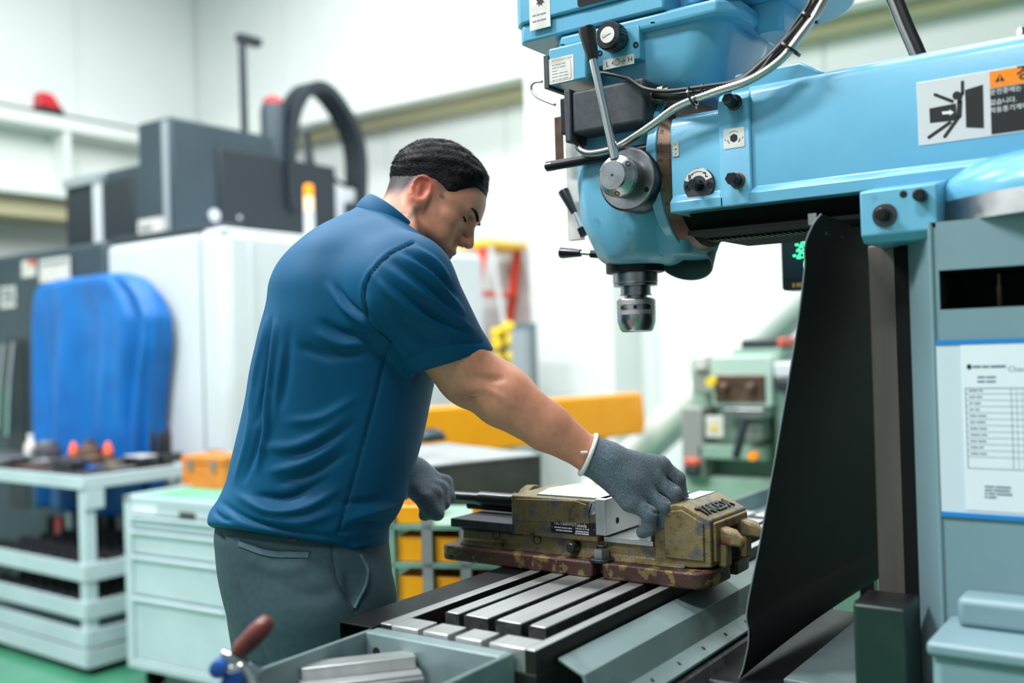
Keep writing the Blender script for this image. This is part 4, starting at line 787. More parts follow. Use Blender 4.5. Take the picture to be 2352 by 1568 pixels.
MB().tube(catmull([(TU+0.05, vL-0.06, 0.5), (TU+0.06, vL-0.03, 0.35), (TU+0.1, vL-0.05, 0.2), (TU+0.2, vL-0.1, 0.06)], 6), 0.022, 10).build('corrugated_hose', 'cnc_black', con)
MB().box(TU+0.05, TU+0.08, vL-0.15, vL-0.09, 0.36, 0.5).build('red_valve', 'beacon_red', con)

# ------------------------------------------------------------------ steel cart with tools
mat('cart_paint', (188, 205, 210), 0.4, 0, (178, 195, 200), 4); mat('cart_tool_black', (26, 27, 32), 0.5, 0, (40, 42, 48), 30)
cz = 0.83
o_ = at_z(192, 1094, cz)[:2]; e1 = at_z(0, 1068, cz)[:2]-o_; e2 = at_z(418, 1063, cz)[:2]-o_
an = (math.atan2(e1[1], e1[0])-math.pi/2 + math.atan2(e2[1], e2[0]))/2
A2 = np.array((math.cos(an), math.sin(an))); A1 = np.array((-math.sin(an), math.cos(an)))
L1_, L2_ = 1.0, np.linalg.norm(e2)*1.02
cart = thing('tool_cart', 'pale green steel cart with black tool sockets, left of the drawer cabinet', 'cart', (*(o_+A1*0.45+A2*0.3), 0))
def cp_(a, b, z): q = o_+A1*a+A2*b; return (q[0], q[1], z)
def cbox(a0, a1, b0, b1, z0, z1): return MB().rings([[cp_(a0, b0, z0), cp_(a1, b0, z0), cp_(a1, b1, z0), cp_(a0, b1, z0)], [cp_(a0, b0, z1), cp_(a1, b0, z1), cp_(a1, b1, z1), cp_(a0, b1, z1)]])
for a in (0, L1_-0.05):
    for b in (0, L2_-0.05):
        MB().rings([[cp_(a+x, b+y, 0.10) for x, y in ((0, 0), (0.05, 0), (0.05, 0.05), (0, 0.05))], [cp_(a+x, b+y, cz-0.01) for x, y in ((0, 0), (0.05, 0), (0.05, 0.05), (0, 0.05))]]).build('corner_post', 'cart_paint', cart, bevel=0.003)
cbox(0.0, L1_, 0.0, L2_, cz-0.02, cz-0.012).build('top_sheet', 'cast_iron', cart)
for args in ((-0.01, L1_, -0.012, 0.0), (-0.01, L1_, L2_, L2_+0.012), (-0.012, 0, 0, L2_), (L1_, L1_+0.012, 0, L2_)):
    cbox(*args, cz-0.055, cz).build('top_rim', 'cart_paint', cart, bevel=0.003)
cbox(-0.011, 0.0, 0.0, 0.085, cz-0.14, cz-0.05).build('gusset', 'cart_paint', cart, bevel=0.003)
for zt_ in (0.466, 0.309, 0.192, 0.109):
    hz_ = 0.075
    cbox(0.0, L1_, 0.0, L2_, zt_-0.035, zt_-0.03).build('shelf_sheet', 'cart_paint', cart)
    cbox(0.0, L1_, -0.008, 0.0, zt_-hz_, zt_).build('shelf_rail', 'cart_paint', cart, bevel=0.002); cbox(-0.008, 0.0, 0.0, L2_, zt_-hz_, zt_).build('shelf_rail', 'cart_paint', cart, bevel=0.002)
    cbox(0.0, L1_, L2_, L2_+0.008, zt_-hz_, zt_).build('shelf_rail', 'cart_paint', cart)
sockm = MB().lathe((0, 0, 0), (0, 0, 1), [(0, 0.030), (0.004, 0.036), (0.03, 0.033), (0.034, 0.027), (0.034, 0.020), (0.01, 0.016)], 14)
me = None
for zt_ in (0.466, 0.309):
    for i in range(9):
        for j in range(5):
            p = cp_(0.11+0.095*i, 0.08+0.105*j, zt_-0.028)
            if me is None:
                so = sockm.build('tool_socket', 'cart_tool_black', cart); me = so.data
            else: so = bpy.data.objects.new('tool_socket', me); COL.objects.link(so); put(so, cart)
            so.location = p
for a in (0.07, L1_-0.07):
    for b in (0.07, L2_-0.07):
        c = np.array(cp_(a, b, 0.05)); w = MB().cyl(c-np.array((*A2, 0))*0.015, c+np.array((*A2, 0))*0.015, 0.05, n=20).build('caster_wheel', 'black_rubber', cart); MB().obox(c+(0, 0, 0.04), (0.03, 0.045, 0.05), (*A1, 0)).build('caster_fork', 'steel', w)
# what lies on the cart top
mat('tool_grey', (130, 134, 140), 0.4, 0.7, (90, 94, 100), 20); mat('tool_brown', (112, 88, 74), 0.5, 0.4, (70, 58, 52), 20); mat('cone_orange', (255, 100, 40), 0.4); mat('wood_dark', (90, 62, 50), 0.6)
zc = cz-0.012
def loc_on(x, y, z): q = at_z(x, y, z)[:2]; return q
def cthing(name, label, cat, x, y, group=None):
    q = loc_on(x, y, zc); return thing(name, label, cat, (*q, zc), group), q
def ob(root, nm, q, da, db, z0, sa, sb_, h, m, bev=0.004):
    c = q+A1*da+A2*db; return MB().obox((*c, z0+h/2), (sa, sb_, h), (*A1, 0)).build(nm, m, root, bevel=bev)
t, q = cthing('steel_plate', 'wide flat grey steel plate at the left on the cart top', 'plate', 70, 1074); ob(t, 'slab', q, 0.36, 0.05, zc+0.012, 0.44, 0.22, 0.035, 'tool_grey'); ob(t, 'packing', q, 0.0, 0.03, zc, 0.12, 0.16, 0.012, 'wood_dark')
t, q = cthing('dark_block', 'dark square block in front of the grey plate on the cart', 'block', 142, 1082); ob(t, 'body', q, 0.0, 0.05, zc, 0.15, 0.10, 0.05, 'steel_dark'); ob(t, 'notch', q, 0.03, 0.05, zc+0.05, 0.06, 0.08, 0.006, 'tool_brown')
t, q = cthing('fixture_stack', 'stack of grey fixture rings standing on the cart', 'fixture', 108, 1068)
for k, (r_, h) in enumerate(((0.080, 0.035), (0.066, 0.03), (0.074, 0.02), (0.052, 0.03))): MB().lathe((q[0]+0.0, q[1]+0.0, zc+sum((0.035, 0.03, 0.02, 0.02)[:k])), (0, 0, 1), [(0, r_), (h*0.8, r_), (h, r_*0.93)], 24).build('ring', 'tool_grey', t)
for k, x in enumerate((152, 231)):
    t, q = cthing('orange_plug', ('small orange cone tip beside the grey fixture rings', 'small bright orange cone tip nearer the tool rack')[k], 'plug', x, 1070); q = q+A2*0.04
    MB().lathe((*q, zc), (0, 0, 1), [(0, 0.035), (0.05, 0.032), (0.055, 0.022)], 18).build('holder', 'tool_brown', t); MB().lathe((*q, zc+0.055), (0, 0, 1), [(0, 0.024), (0.04, 0.016), (0.055, 0.005)], 16).build('tip', 'cone_orange', t)
t, q = cthing('brown_chuck', 'round brown and grey chuck between the two orange tips', 'chuck', 193, 1070); q = q+A2*0.03
MB().lathe((*q, zc), (0, 0, 1), [(0, 0.075), (0.04, 0.075), (0.05, 0.06), (0.08, 0.055), (0.09, 0.035), (0.11, 0.03)], 22).build('body', 'tool_brown', t); MB().cyl((*q, zc+0.11), (*q, zc+0.13), 0.014, n=12).build('stem', 'tool_grey', t)
t, q = cthing('fixture_plate', 'flat grey fixture plate lying under small parts mid-cart', 'plate', 235, 1080); ob(t, 'plate', q, 0.02, 0.06, zc, 0.26, 0.13, 0.016, 'tool_grey'); MB().lathe((*(q+A2*0.06), zc+0.016), (0, 0, 1), [(0, 0.05), (0.025, 0.045), (0.03, 0.02)], 20).build('boss', 'brass_old', t)
t, q = cthing('blue_clip', 'small blue clip near the front corner of the cart', 'clip', 212, 1079); ob(t, 'body', q, 0, 0.0, zc, 0.055, 0.05, 0.02, 'blue_clamp'); ob(t, 'lip', q, 0.0, -0.02, zc+0.02, 0.05, 0.01, 0.008, 'blue_clamp')
t, q = cthing('step_block', 'dark grey block at the right of the cart before the tool rack', 'block', 307, 1076); ob(t, 'body', q, 0.02, 0.05, zc, 0.14, 0.10, 0.05, 'steel_dark'); ob(t, 'top_sheet', q, 0.02, 0.05, zc+0.05, 0.13, 0.09, 0.006, 'plate_alu')
t, q = cthing('bit_rack', 'grey rack of pointed cutter bits at the right end of the cart', 'tool rack', 370, 1066); ob(t, 'rack_base', q, 0.0, 0.02, zc, 0.14, 0.11, 0.05, 'steel_dark')
for k, (da, db, h, r_) in enumerate(((0.045, -0.01, 0.125, 0.014), (0.02, 0.01, 0.10, 0.012), (0.0, 0.0, 0.115, 0.011), (-0.03, 0.02, 0.135, 0.016), (0.05, 0.05, 0.11, 0.013))): MB().lathe((*(q+A1*da+A2*db), zc+0.04), (0, 0, 1), [(0, r_), (h*0.7, r_), (h, r_*0.35)], 14).build('cutter_bit', 'cart_tool_black', t)
t, q = cthing('white_bottle', 'white plastic bottle behind the grey plate on the cart', 'bottle', 58, 1066); q = q+A2*0.03
MB().lathe((*q, zc), (0, 0, 1), [(0, 0.03), (0.09, 0.03), (0.115, 0.015), (0.125, 0.013)], 18).build('body', 'plate_white', t); MB().cyl((*q, zc+0.125), (*q, zc+0.145), 0.014, n=14).build('cap', 'print_white', t)

# ------------------------------------------------------------------ drawer cabinet and wooden box
dz = 0.77
o2 = at_z(283, 1137, dz)[:2]; f1 = at_z(508, 1179, dz)[:2]-o2; f2 = at_z(421, 1108, dz)[:2]-o2
an2 = (math.atan2(f2[1], f2[0]) + math.atan2(f1[1], f1[0])+math.pi/2)/2
B2 = np.array((math.cos(an2), math.sin(an2))); B1 = np.array((math.sin(an2), -math.cos(an2)))
W, D = 0.62, 0.52
cabn = thing('drawer_cabinet', 'pale green drawer cabinet on casters carrying a wooden box', 'cabinet', (*(o2+B1*W/2+B2*D/2), 0))
def dp(a, b, z): q = o2+B1*a+B2*b; return (q[0], q[1], z)
def dbox(a0, a1, b0, b1, z0, z1): return MB().rings([[dp(a0, b0, z0), dp(a1, b0, z0), dp(a1, b1, z0), dp(a0, b1, z0)], [dp(a0, b0, z1), dp(a1, b0, z1), dp(a1, b1, z1), dp(a0, b1, z1)]])
dbox(0, W, 0.02, D, 0.09, dz-0.02).build('body', 'cart_paint', cabn, bevel=0.004)
for a in (0, W-0.045): dbox(a, a+0.045, 0, 0.02, 0.09, dz).build('side_stile', 'cart_paint', cabn, bevel=0.003)
dbox(0.045, W-0.045, 0.0, 0.02, 0.09, 0.125).build('bottom_rail', 'cart_paint', cabn, bevel=0.003)
mat('mat_green', (110, 190, 150), 0.6, 0, (90, 150, 120), 10)
dbox(0.02, W-0.02, 0.03, D-0.02, dz-0.02, dz-0.012).build('top_mat', 'mat_green', cabn)
for args in ((0, W, 0.0, 0.02), (0, W, D-0.02, D), (0, 0.02, 0.02, D-0.02), (W-0.02, W, 0.02, D-0.02)): dbox(*args, dz-0.03, dz).build('top_rim', 'cart_paint', cabn, bevel=0.003)
hd2 = dbox(0.045, W-0.045, 0.002, 0.02, 0.70, dz-0.03).build('header', 'cart_paint', cabn)
dbox(0.06, 0.20, -0.001, 0.002, 0.703, 0.736).build('paper_label', 'paper', hd2); dbox(0.33, 0.42, -0.001, 0.002, 0.704, 0.724).build('brown_label', 'steel_brown', hd2)
for z0, z1 in ((0.645, 0.695), (0.545, 0.638), (0.382, 0.538), (0.128, 0.375)):
    dr = dbox(0.048, W-0.048, 0.006, 0.02, z0, z1-0.022).build('drawer', 'cart_paint', cabn, bevel=0.002)
    pr = [(0.006, z1-0.022), (-0.004, z1-0.018), (-0.008, z1-0.008), (-0.002, z1-0.003), (0.012, z1-0.003), (0.012, z1-0.022)]
    MB().rings([[dp(0.048, b, z) for b, z in pr], [dp(W-0.048, b, z) for b, z in pr]]).build('drawer_pull', 'cart_paint', dr)
for a in (0.07, W-0.07):
    for b in (0.08, D-0.08):
        c = np.array(dp(a, b, 0.042)); w = MB().cyl(c-np.array((*B1, 0))*0.013, c+np.array((*B1, 0))*0.013, 0.042, n=18).build('caster_wheel', 'black_rubber', cabn); MB().obox(c+(0, 0, 0.035), (0.04, 0.03, 0.03), (*B1, 0)).build('caster_fork', 'steel', w)
mat('wood_box', (226, 140, 52), 0.45, 0, (196, 108, 34), 7, 0.3, 0.7, stretch=(3, 3, 22))
wx = thing('wooden_box', 'varnished orange wooden box with two metal latches', 'box', (*at_z(480, 1120, dz)[:2], dz))
wq0 = at_z(419, 1118, dz-0.012)[:2]; bx, by = (wq0-o2)@B1, (wq0-o2)@B2
def wbox(a0, a1, b0, b1, z0, z1): return dbox(bx+a0, bx+a1, by+b0, by+b1, z0, z1)
zb_ = dz-0.012
wbox(0, 0.26, 0, 0.17, zb_, zb_+0.10).build('body', 'wood_box', wx, bevel=0.002); wbox(-0.003, 0.263, -0.003, 0.173, zb_+0.103, zb_+0.135).build('lid', 'wood_box', wx, bevel=0.003)
for a in (0.045, 0.185): lt = wbox(a, a+0.028, -0.006, 0.0, zb_+0.072, zb_+0.12).build('latch', 'steel', wx, bevel=0.002); 
MB().tube(catmull([dp(bx+0.08, by+0.085, zb_+0.135), dp(bx+0.09, by+0.085, zb_+0.15), dp(bx+0.17, by+0.085, zb_+0.15), dp(bx+0.18, by+0.085, zb_+0.135)], 5), 0.005, 8).build('lid_handle', 'steel', wx)

# ------------------------------------------------------------------ bench, orange guard and bins behind the worker
mat('orange', (255, 168, 0), 0.4, 0, (252, 158, 0), 4); mat('bench_grey', (150, 156, 158), 0.45, 0, (128, 132, 132), 6); mat('bench_dark', (76, 74, 68), 0.6, 0, (60, 58, 54), 8); mat('rack_green', (120, 156, 140), 0.5, 0, (100, 130, 118), 5)
bz = 0.95
k0, k1 = at_z(900, 1078, bz)[:2], at_z(1243, 1042, bz)[:2]; bk = at_z(1235, 1008, bz)[:2]
bd_ = (k0-k1)/np.linalg.norm(k0-k1); bn = np.array((bd_[1], -bd_[0])); 
if bn@(bk-k1) < 0: bn = -bn
bench = thing('surface_bench', 'thick grey steel bench with dark side behind the worker', 'bench', (*((k0+k1)/2+bn*0.3), 0))
Lk = np.linalg.norm(k0-k1)+0.02
def bp_(a, b, z): q = k1+bd_*a+bn*b; return (q[0], q[1], z)
def bbox_(a0, a1, b0, b1, z0, z1): return MB().rings([[bp_(a0, b0, z0), bp_(a1, b0, z0), bp_(a1, b1, z0), bp_(a0, b1, z0)], [bp_(a0, b0, z1), bp_(a1, b0, z1), bp_(a1, b1, z1), bp_(a0, b1, z1)]])
bbox_(0, Lk, 0, 0.62, bz-0.155, bz-0.006).build('slab', 'bench_dark', bench, bevel=0.004); bbox_(-0.002, Lk, -0.002, 0.622, bz-0.006, bz).build('worktop', 'bench_grey', bench)
for a in (0.06, Lk-0.06):
    for b in (0.06, 0.56): bbox_(a-0.035, a+0.035, b-0.035, b+0.035, 0, bz-0.155).build('leg', 'rack_green', bench)
go0, go1 = at_z(940, 940, 1.05)[:2], at_z(1482, 900, 1.05)[:2]; gd_ = go1-go0; gl = np.linalg.norm(gd_); gd_ /= gl
zr = 0.83; og = thing('orange_guard', 'long bright orange guard panel behind the steel bench', 'guard panel', (*((go0+go1)/2), 0))
gn = np.array((-gd_[1], gd_[0])); gn = gn if gn@FW[:2] > 0 else -gn
def gp(a, b, z): q = go0+gd_*a+gn*b; return (q[0], q[1], z)
pan = [(0, zr), (gl-0.02, zr-0.01), (gl+0.0, zr+0.05), (gl-0.015, 1.03), (gl-0.03, 1.05), (0, 1.05)]
MB().rings([[gp(a, 0, z) for a, z in pan], [gp(a, 0.06, z) for a, z in pan]]).build('panel', 'orange', og, bevel=0.012, seg=3)
for a in (0.15, gl-0.35): MB().rings([[gp(a+x, 0.01+y, 0) for x, y in ((0, 0), (0.05, 0), (0.05, 0.04), (0, 0.04))], [gp(a+x, 0.01+y, zr+0.02) for x, y in ((0, 0), (0.05, 0), (0.05, 0.04), (0, 0.04))]]).build('post', 'orange', og)
c = at_z(985, 1012, bz)[:2]; dk_ = thing('dark_pouch', 'small dark blue-grey pouch lying on the bench top', 'pouch', (*c, bz)); MB().rings([[(c[0]+x*0.07, c[1]+y*0.05, bz) for x, y in rrect(-1, 1, -1, 1, 0.5)], [(c[0]+x*0.07, c[1]+y*0.05, bz+0.03) for x, y in rrect(-0.9, 0.9, -0.9, 0.9, 0.5)], [(c[0]+x*0.05, c[1]+y*0.03, bz+0.045) for x, y in rrect(-0.8, 0.8, -0.8, 0.8, 0.5)]]).build('pouch_body', 'cnc_dark', dk_, smooth=180); MB().obox((c[0], c[1], bz+0.046), (0.05, 0.02, 0.006), (*bd_, 0)).build('flap', 'cnc_black', dk_)
# bin rack in front of the bench legs
rk0 = at_d(897, 1330, 2.45); rk1 = at_d(1330, 1330, 2.35)
rd_ = (rk1-rk0)[:2]; rl_ = np.linalg.norm(rd_); rd_ = rd_/rl_; rn = np.array((-rd_[1], rd_[0])); rn = rn if rn@FW[:2] > 0 else -rn
rack = thing('bin_rack', 'grey-green steel rack holding orange bins under the bench', 'rack', (*((rk0+rk1)[:2]/2+rn*0.15), 0))
def rp(a, b, z): q = rk0[:2]+rd_*a+rn*b; return (q[0], q[1], z)
def rbox(a0, a1, b0, b1, z0, z1): return MB().rings([[rp(a0, b0, z0), rp(a1, b0, z0), rp(a1, b1, z0), rp(a0, b1, z0)], [rp(a0, b0, z1), rp(a1, b0, z1), rp(a1, b1, z1), rp(a0, b1, z1)]])
cellw = 0.096; nC = int(rl_/cellw)
zsh = [at_d(960, y, 2.42)[2] for y in (1480, 1388, 1296, 1208)]
for i in range(0, nC+1): rbox(i*cellw-0.013, i*cellw+0.013, 0, 0.02, 0, zsh[-1]+0.02).build('upright', 'rack_green' if i % 3 == 0 else 'bench_grey', rack); 
for z in zsh: rbox(0, nC*cellw, 0, 0.30, z-0.012, z).build('shelf', 'rack_green', rack)
rbox(0, nC*cellw, 0.30, 0.31, 0, zsh[-1]).build('rack_back', 'bench_dark', rack)
rows = ('bottom', 'middle', 'upper', 'top'); cols = ('first', 'second', 'third', 'fourth', 'fifth')
for r_i in range(0, 4):
    z = zsh[r_i]
    for i in range(nC):
        if r_i == 3 and i not in (0, 2, 3, 4): continue
        if r_i == 0: continue
        hh = 0.062 if r_i < 3 else 0.045
        bn_ = thing('storage_bin', 'orange plastic bin, %s from the left in the %s row of the rack' % (cols[min(i, 4)], rows[r_i]), 'bin', rp((i+0.5)*cellw, 0.1, z), 'orange bins in the steel rack')
        rbox((i+0.16)*cellw, (i+0.84)*cellw, 0.012, 0.022, z, z+hh).build('front', 'orange', bn_, bevel=0.004); rbox((i+0.18)*cellw, (i+0.82)*cellw, 0.022, 0.22, z, z+0.006).build('bottom', 'orange', bn_)
        for s0 in (0.16, 0.81): rbox((i+s0)*cellw, (i+s0+0.03)*cellw, 0.022, 0.22, z, z+hh).build('side', 'orange', bn_)
# ------------------------------------------------------------------ ladder and rack near the back wall
mat('ladder_orange', (255, 84, 52), 0.45); mat('ladder_yellow', (250, 200, 60), 0.45); mat('ladder_grey', (190, 192, 192), 0.5)
LU = 5.32; lt0 = at_u(1093, 562, LU); lt1 = at_u(1168, 560, LU)
lad = thing('step_ladder', 'orange step ladder with yellow cap beside the white wall', 'ladder', (LU, (lt0[1]+lt1[1])/2, 0))
ztop = lt0[2]
MB().box(LU-0.22, LU+0.22, lt1[1], lt0[1], ztop-0.05, ztop).build('top_cap', 'ladder_yellow', lad, bevel=0.01)
fa, fb = at_u(1150, 580, LU)[1], at_u(1121, 800, LU)
ga, gb_ = at_u(1165, 580, LU)[1], at_u(1222, 850, LU)
s1 = (fb[1]-fa)/(fb[2]-(ztop-0.05)); s2 = (gb_[1]-ga)/(gb_[2]-(ztop-0.05))
for su in (-1, 1):
    MB().tube([(LU+su*0.19, fa, ztop-0.05), (LU+su*0.26, fa-s1*(ztop-0.05), 0.0)], 0.03, 8).build('front_rail', 'ladder_orange', lad); MB().tube([(LU+su*0.19, ga, ztop-0.05), (LU+su*0.26, ga-s2*(ztop-0.05), 0.0)], 0.02, 8).build('rear_rail', 'ladder_grey', lad)
for k in range(1, 6):
    z = ztop*(1-k/6.2); MB().box(LU-0.2-0.01*k, LU+0.2+0.01*k, fa-s1*(ztop-z)-0.045, fa-s1*(ztop-z)+0.045, z-0.03, z).build('step', 'ladder_orange', lad)
mat('rack_slate', (92, 112, 122), 0.5); mat('yellow', (240, 205, 50), 0.4)
ra, rb_ = at_u(1142, 745, 4.8), at_u(1222, 862, 4.8)
trk = thing('reel_rack', 'slate rack with yellow round spools in front of the ladder', 'rack', (4.8, (ra[1]+rb_[1])/2, 0))
MB().box(4.8, 4.86, rb_[1], ra[1], 0, ra[2]).build('back_panel', 'rack_slate', trk); MB().box(4.74, 4.80, rb_[1], rb_[1]+0.1, 0, ra[2]-0.04).build('side_panel', 'cnc_grey', trk)
for x, y in ((1172, 752), (1182, 780), (1150, 790), (1184, 816), (1150, 825), (1185, 848), (1148, 765), (1152, 850)):
    c = at_u(x, y, 4.8); c[0] = 4.8; MB().lathe(c, (-1, 0, 0), [(0, 0.035), (0.05, 0.035), (0.055, 0.02)], 16).build('spool', 'yellow', trk)
# ------------------------------------------------------------------ green machine in the right background
mat('mill_green', (146, 176, 158), 0.5, 0, (130, 160, 144), 4); mat('mill_grey', (142, 146, 140), 0.5); mat('mill_pale', (176, 200, 188), 0.5)
gm = thing('green_machine', 'pale green old machine tool in the background behind the vise', 'machine', (4.1, 1.6, 0))
def gq(x, y, u=4.0): return at_u(x, y, u)
def gbox(name, x0, y0, x1, y1, u, d, m, bev=0.01, par=None):
    a, b = gq(x0, y0, u), gq(x1, y1, u); return MB().box(u, u+d, b[1], a[1], b[2], a[2]).build(name, m, par or gm, bevel=bev)
gbox('body', 1585, 825, 1800, 1170, 4.1, 0.55, 'mill_green'); 
a, b = gq(1555, 1090, 4.0), gq(1900, 1290, 4.0); MB().box(4.0, 4.8, b[1], a[1], 0, a[2]).build('base', 'mill_green', gm, bevel=0.01)
gbox('left_post', 1562, 935, 1618, 1100, 3.95, 0.3, 'mill_grey'); gbox('head_box', 1632, 818, 1775, 935, 3.95, 0.4, 'mill_pale')
hb = gbox('front_panel', 1640, 862, 1758, 925, 3.94, 0.02, 'steel_brown', 0.004); gbox('chrome_table', 1660, 938, 1752, 962, 3.86, 0.3, 'steel', 0.004)
gbox('side_box', 1590, 845, 1636, 905, 4.0, 0.3, 'mill_grey'); gbox('top_rail', 1700, 780, 1785, 800, 4.05, 0.2, 'cnc_black'); gbox('top_deck', 1680, 800, 1800, 822, 4.05, 0.4, 'mill_green'); gbox('red_end', 1783, 776, 1800, 796, 4.03, 0.2, 'print_red')
gbox('white_box', 1592, 815, 1622, 850, 3.97, 0.1, 'plate_white'); gbox('apron', 1600, 1020, 1760, 1060, 3.95, 0.3, 'mill_green'); gbox('right_housing', 1775, 850, 1850, 1100, 4.0, 0.4, 'mill_green'); gbox('dark_motor', 1780, 870, 1830, 900, 3.93, 0.1, 'cnc_black'); gbox('pale_motor', 1776, 832, 1825, 868, 3.95, 0.1, 'cnc_white')
wsn2 = gbox('warning_card', 1620, 955, 1662, 1005, 3.93, 0.01, 'plate_white', 0.002); tq = [gq(1640, 970, 3.928)[1:], gq(1650, 988, 3.928)[1:], gq(1630, 988, 3.928)[1:]]; mark(wsn2, [tuple(q) for q in tq], 3.929, 'yellow', 0.004)
cr_ = gbox('red_switch', 1568, 1052, 1604, 1072, 3.92, 0.06, 'print_red'); gbox('black_switch', 1568, 1072, 1604, 1092, 3.92, 0.06, 'cnc_black')
MB().lathe(gq(1638, 876, 3.93), (-1, 0, 0), [(0, 0.022), (0.03, 0.022)], 16).build('yellow_knob', 'yellow', gm); MB().lathe(gq(1732, 1046, 3.93), (-1, 0, 0), [(0, 0.018), (0.03, 0.016)], 16).build('orange_lamp', 'lamp_amber', gm)
for x, y in ((1665, 888), (1728, 890)): MB().lathe(gq(x, y, 3.94), (-1, 0, 0), [(0, 0.022), (0.03, 0.02), (0.035, 0.012)], 16).build('spindle_knob', 'tool_brown', gm)
MB().tube([gq(1712, 960, 3.84), gq(1700, 1010, 3.82), gq(1690, 1050, 3.82)], 0.018, 10).build('crank_lever', 'cnc_black', gm); gbox('vise_block', 1700, 962, 1750, 1012, 3.9, 0.2, 'mill_grey'); MB().tube([gq(1820, 960, 3.9), gq(1812, 1030, 3.88)], 0.025, 10).build('right_lever', 'cnc_black', gm)
# slanting duct behind the green machine
d0, d1 = at_u(1850, 670, 5.0), at_u(1490, 1010, 5.0)
d0[0] = d0[0]; dct = thing('slanting_duct', 'pale slanting duct rising behind the green machine', 'duct', (5.0, d1[1], 0)); dv_ = d1-d0; d2 = d0+dv_*(d0[2]/(d0[2]-d1[2])); dm = d0-dv_*0.6
MB().tube([dm, d0, d1, d2], 0.085, 20).build('pipe', 'beam_paint', dct, smooth=60); MB().lathe(d2, (0, 0, 1), [(0, 0.13), (0.02, 0.13)], 20).build('floor_flange', 'cnc_grey', dct)
MB().tube([dm-UP*0.13, d0-UP*0.13, d1-UP*0.13], 0.02, 10).build('side_rod', 'cnc_grey', dct)
# ------------------------------------------------------------------ the worker (signed-distance modelling, x right / y away / z up, then turned into the shop)
def pc(x, y, d):
    r = ray(x, y); w = r*d/(r@FW); return np.array((w@RT, d, w[2]+CAMZ))
TOSHOP = np.stack([RT, FW, UP])            # rows
CAMM = np.array([_r, -_u, _f])
def topx(P):                               # shop points -> photograph pixel (used only to lay seams and folds along the cloth)
    c = (P-np.array((0, 0, CAMZ)))@CAMM.T; return np.stack([c[:, 0]/c[:, 2]*FPX+1176, c[:, 1]/c[:, 2]*FPX+784], 1)
def smin(a, b, k):
    h = np.clip(0.5+0.5*(b-a)/k, 0, 1); return b*(1-h)+a*h-k*h*(1-h)
def smax(a, b, k): return -smin(-a, -b, k)
def ell(P, c, r, ax=None):
    q = P-np.asarray(c)
    if ax is not None: q = q@np.asarray(ax).T
    r = np.asarray(r, float); k0 = np.linalg.norm(q/r, axis=1); k1 = np.linalg.norm(q/(r*r), axis=1)+1e-9
    return k0*(k0-1)/k1
def cone(P, a, b, r1, r2):
    a = np.asarray(a); b = np.asarray(b); ba = b-a; t = np.clip((P-a)@ba/(ba@ba), 0, 1)
    return np.linalg.norm(P-a-t[:, None]*ba, axis=1)-(r1+(r2-r1)*t)
def chain(P, pts, rs, k=0.0):
    d = None
    for i in range(len(pts)-1):
        e = cone(P, pts[i], pts[i+1], rs[i], rs[i+1]); d = e if d is None else (np.minimum(d, e) if k == 0 else smin(d, e, k))
    return d
def nets(fn, lo, hi, h, slack=1.5):
    lo = np.array(lo, float); B = 8; nb = np.ceil((np.array(hi)-lo)/(h*B)).astype(int)
    cc = np.stack(np.meshgrid(*[np.arange(n) for n in nb], indexing='ij'), -1).reshape(-1, 3)
    d = fn(lo+(cc*B+(B-1)/2)*h).astype(np.float32)
    act = np.abs(d) < B*h*slack
    vol = np.broadcast_to(d.reshape(nb[0], 1, nb[1], 1, nb[2], 1), (nb[0], B, nb[1], B, nb[2], B)).copy()
    off = np.stack(np.meshgrid(*[np.arange(B)]*3, indexing='ij'), -1).reshape(-1, 3)
    ai = cc[act]
    for s in range(0, len(ai), 400):
        blk = ai[s:s+400]; pts = lo+(blk[:, None, :]*B+off[None])*h
        v = fn(pts.reshape(-1, 3)).astype(np.float32).reshape(-1, B, B, B)
        vol[blk[:, 0], :, blk[:, 1], :, blk[:, 2], :] = v
    vol = vol.reshape(nb*B); S = vol < 0
    cnt = np.zeros(np.array(vol.shape)-1, np.uint8); cor = list(np.ndindex(2, 2, 2))
    for i, j, k in cor: cnt += S[i:i+cnt.shape[0], j:j+cnt.shape[1], k:k+cnt.shape[2]]
    cell = np.argwhere((cnt > 0) & (cnt < 8)); idx = np.full(cnt.shape, -1, np.int32); idx[tuple(cell.T)] = np.arange(len(cell))
    val = np.stack([vol[cell[:, 0]+i, cell[:, 1]+j, cell[:, 2]+k] for i, j, k in cor], 1)
    acc = np.zeros((len(cell), 3)); n = np.zeros(len(cell))
    for a in range(8):
        for ax in range(3):
            ca = np.array(cor[a])
            if ca[ax]: continue
            cb2 = ca.copy(); cb2[ax] = 1; b = cor.index(tuple(cb2)); va, vb2 = val[:, a], val[:, b]; m = (va < 0) != (vb2 < 0)
            t = np.where(m, va/np.where(m, va-vb2, 1), 0); p = np.repeat(ca[None].astype(float), len(cell), 0); p[:, ax] += t
            acc += p*m[:, None]; n += m
    V = lo+(cell+acc/n[:, None])*h; F = []
    for ax in range(3):
        o1, o2_ = ((1, 2), (2, 0), (0, 1))[ax]
        s0 = [slice(1, -1)]*3; s0[ax] = slice(0, -1); s1 = list(s0); s1[ax] = slice(1, None)
        A, Bv = S[tuple(s0)], S[tuple(s1)]; e = np.argwhere(A != Bv); off_ = np.array([1, 1, 1]); off_[ax] = 0; g = e+off_
        q = []
        for da, db in ((-1, -1), (0, -1), (0, 0), (-1, 0)):
            c = g.copy(); c[:, o1] += da; c[:, o2_] += db; q.append(idx[tuple(c.T)])
        q = np.stack(q, 1); inside = A[tuple(e.T)]; q[~inside] = q[~inside][:, ::-1]; F.append(q)
    F = np.concatenate(F); F = F[(F >= 0).all(1)]
    return V, F
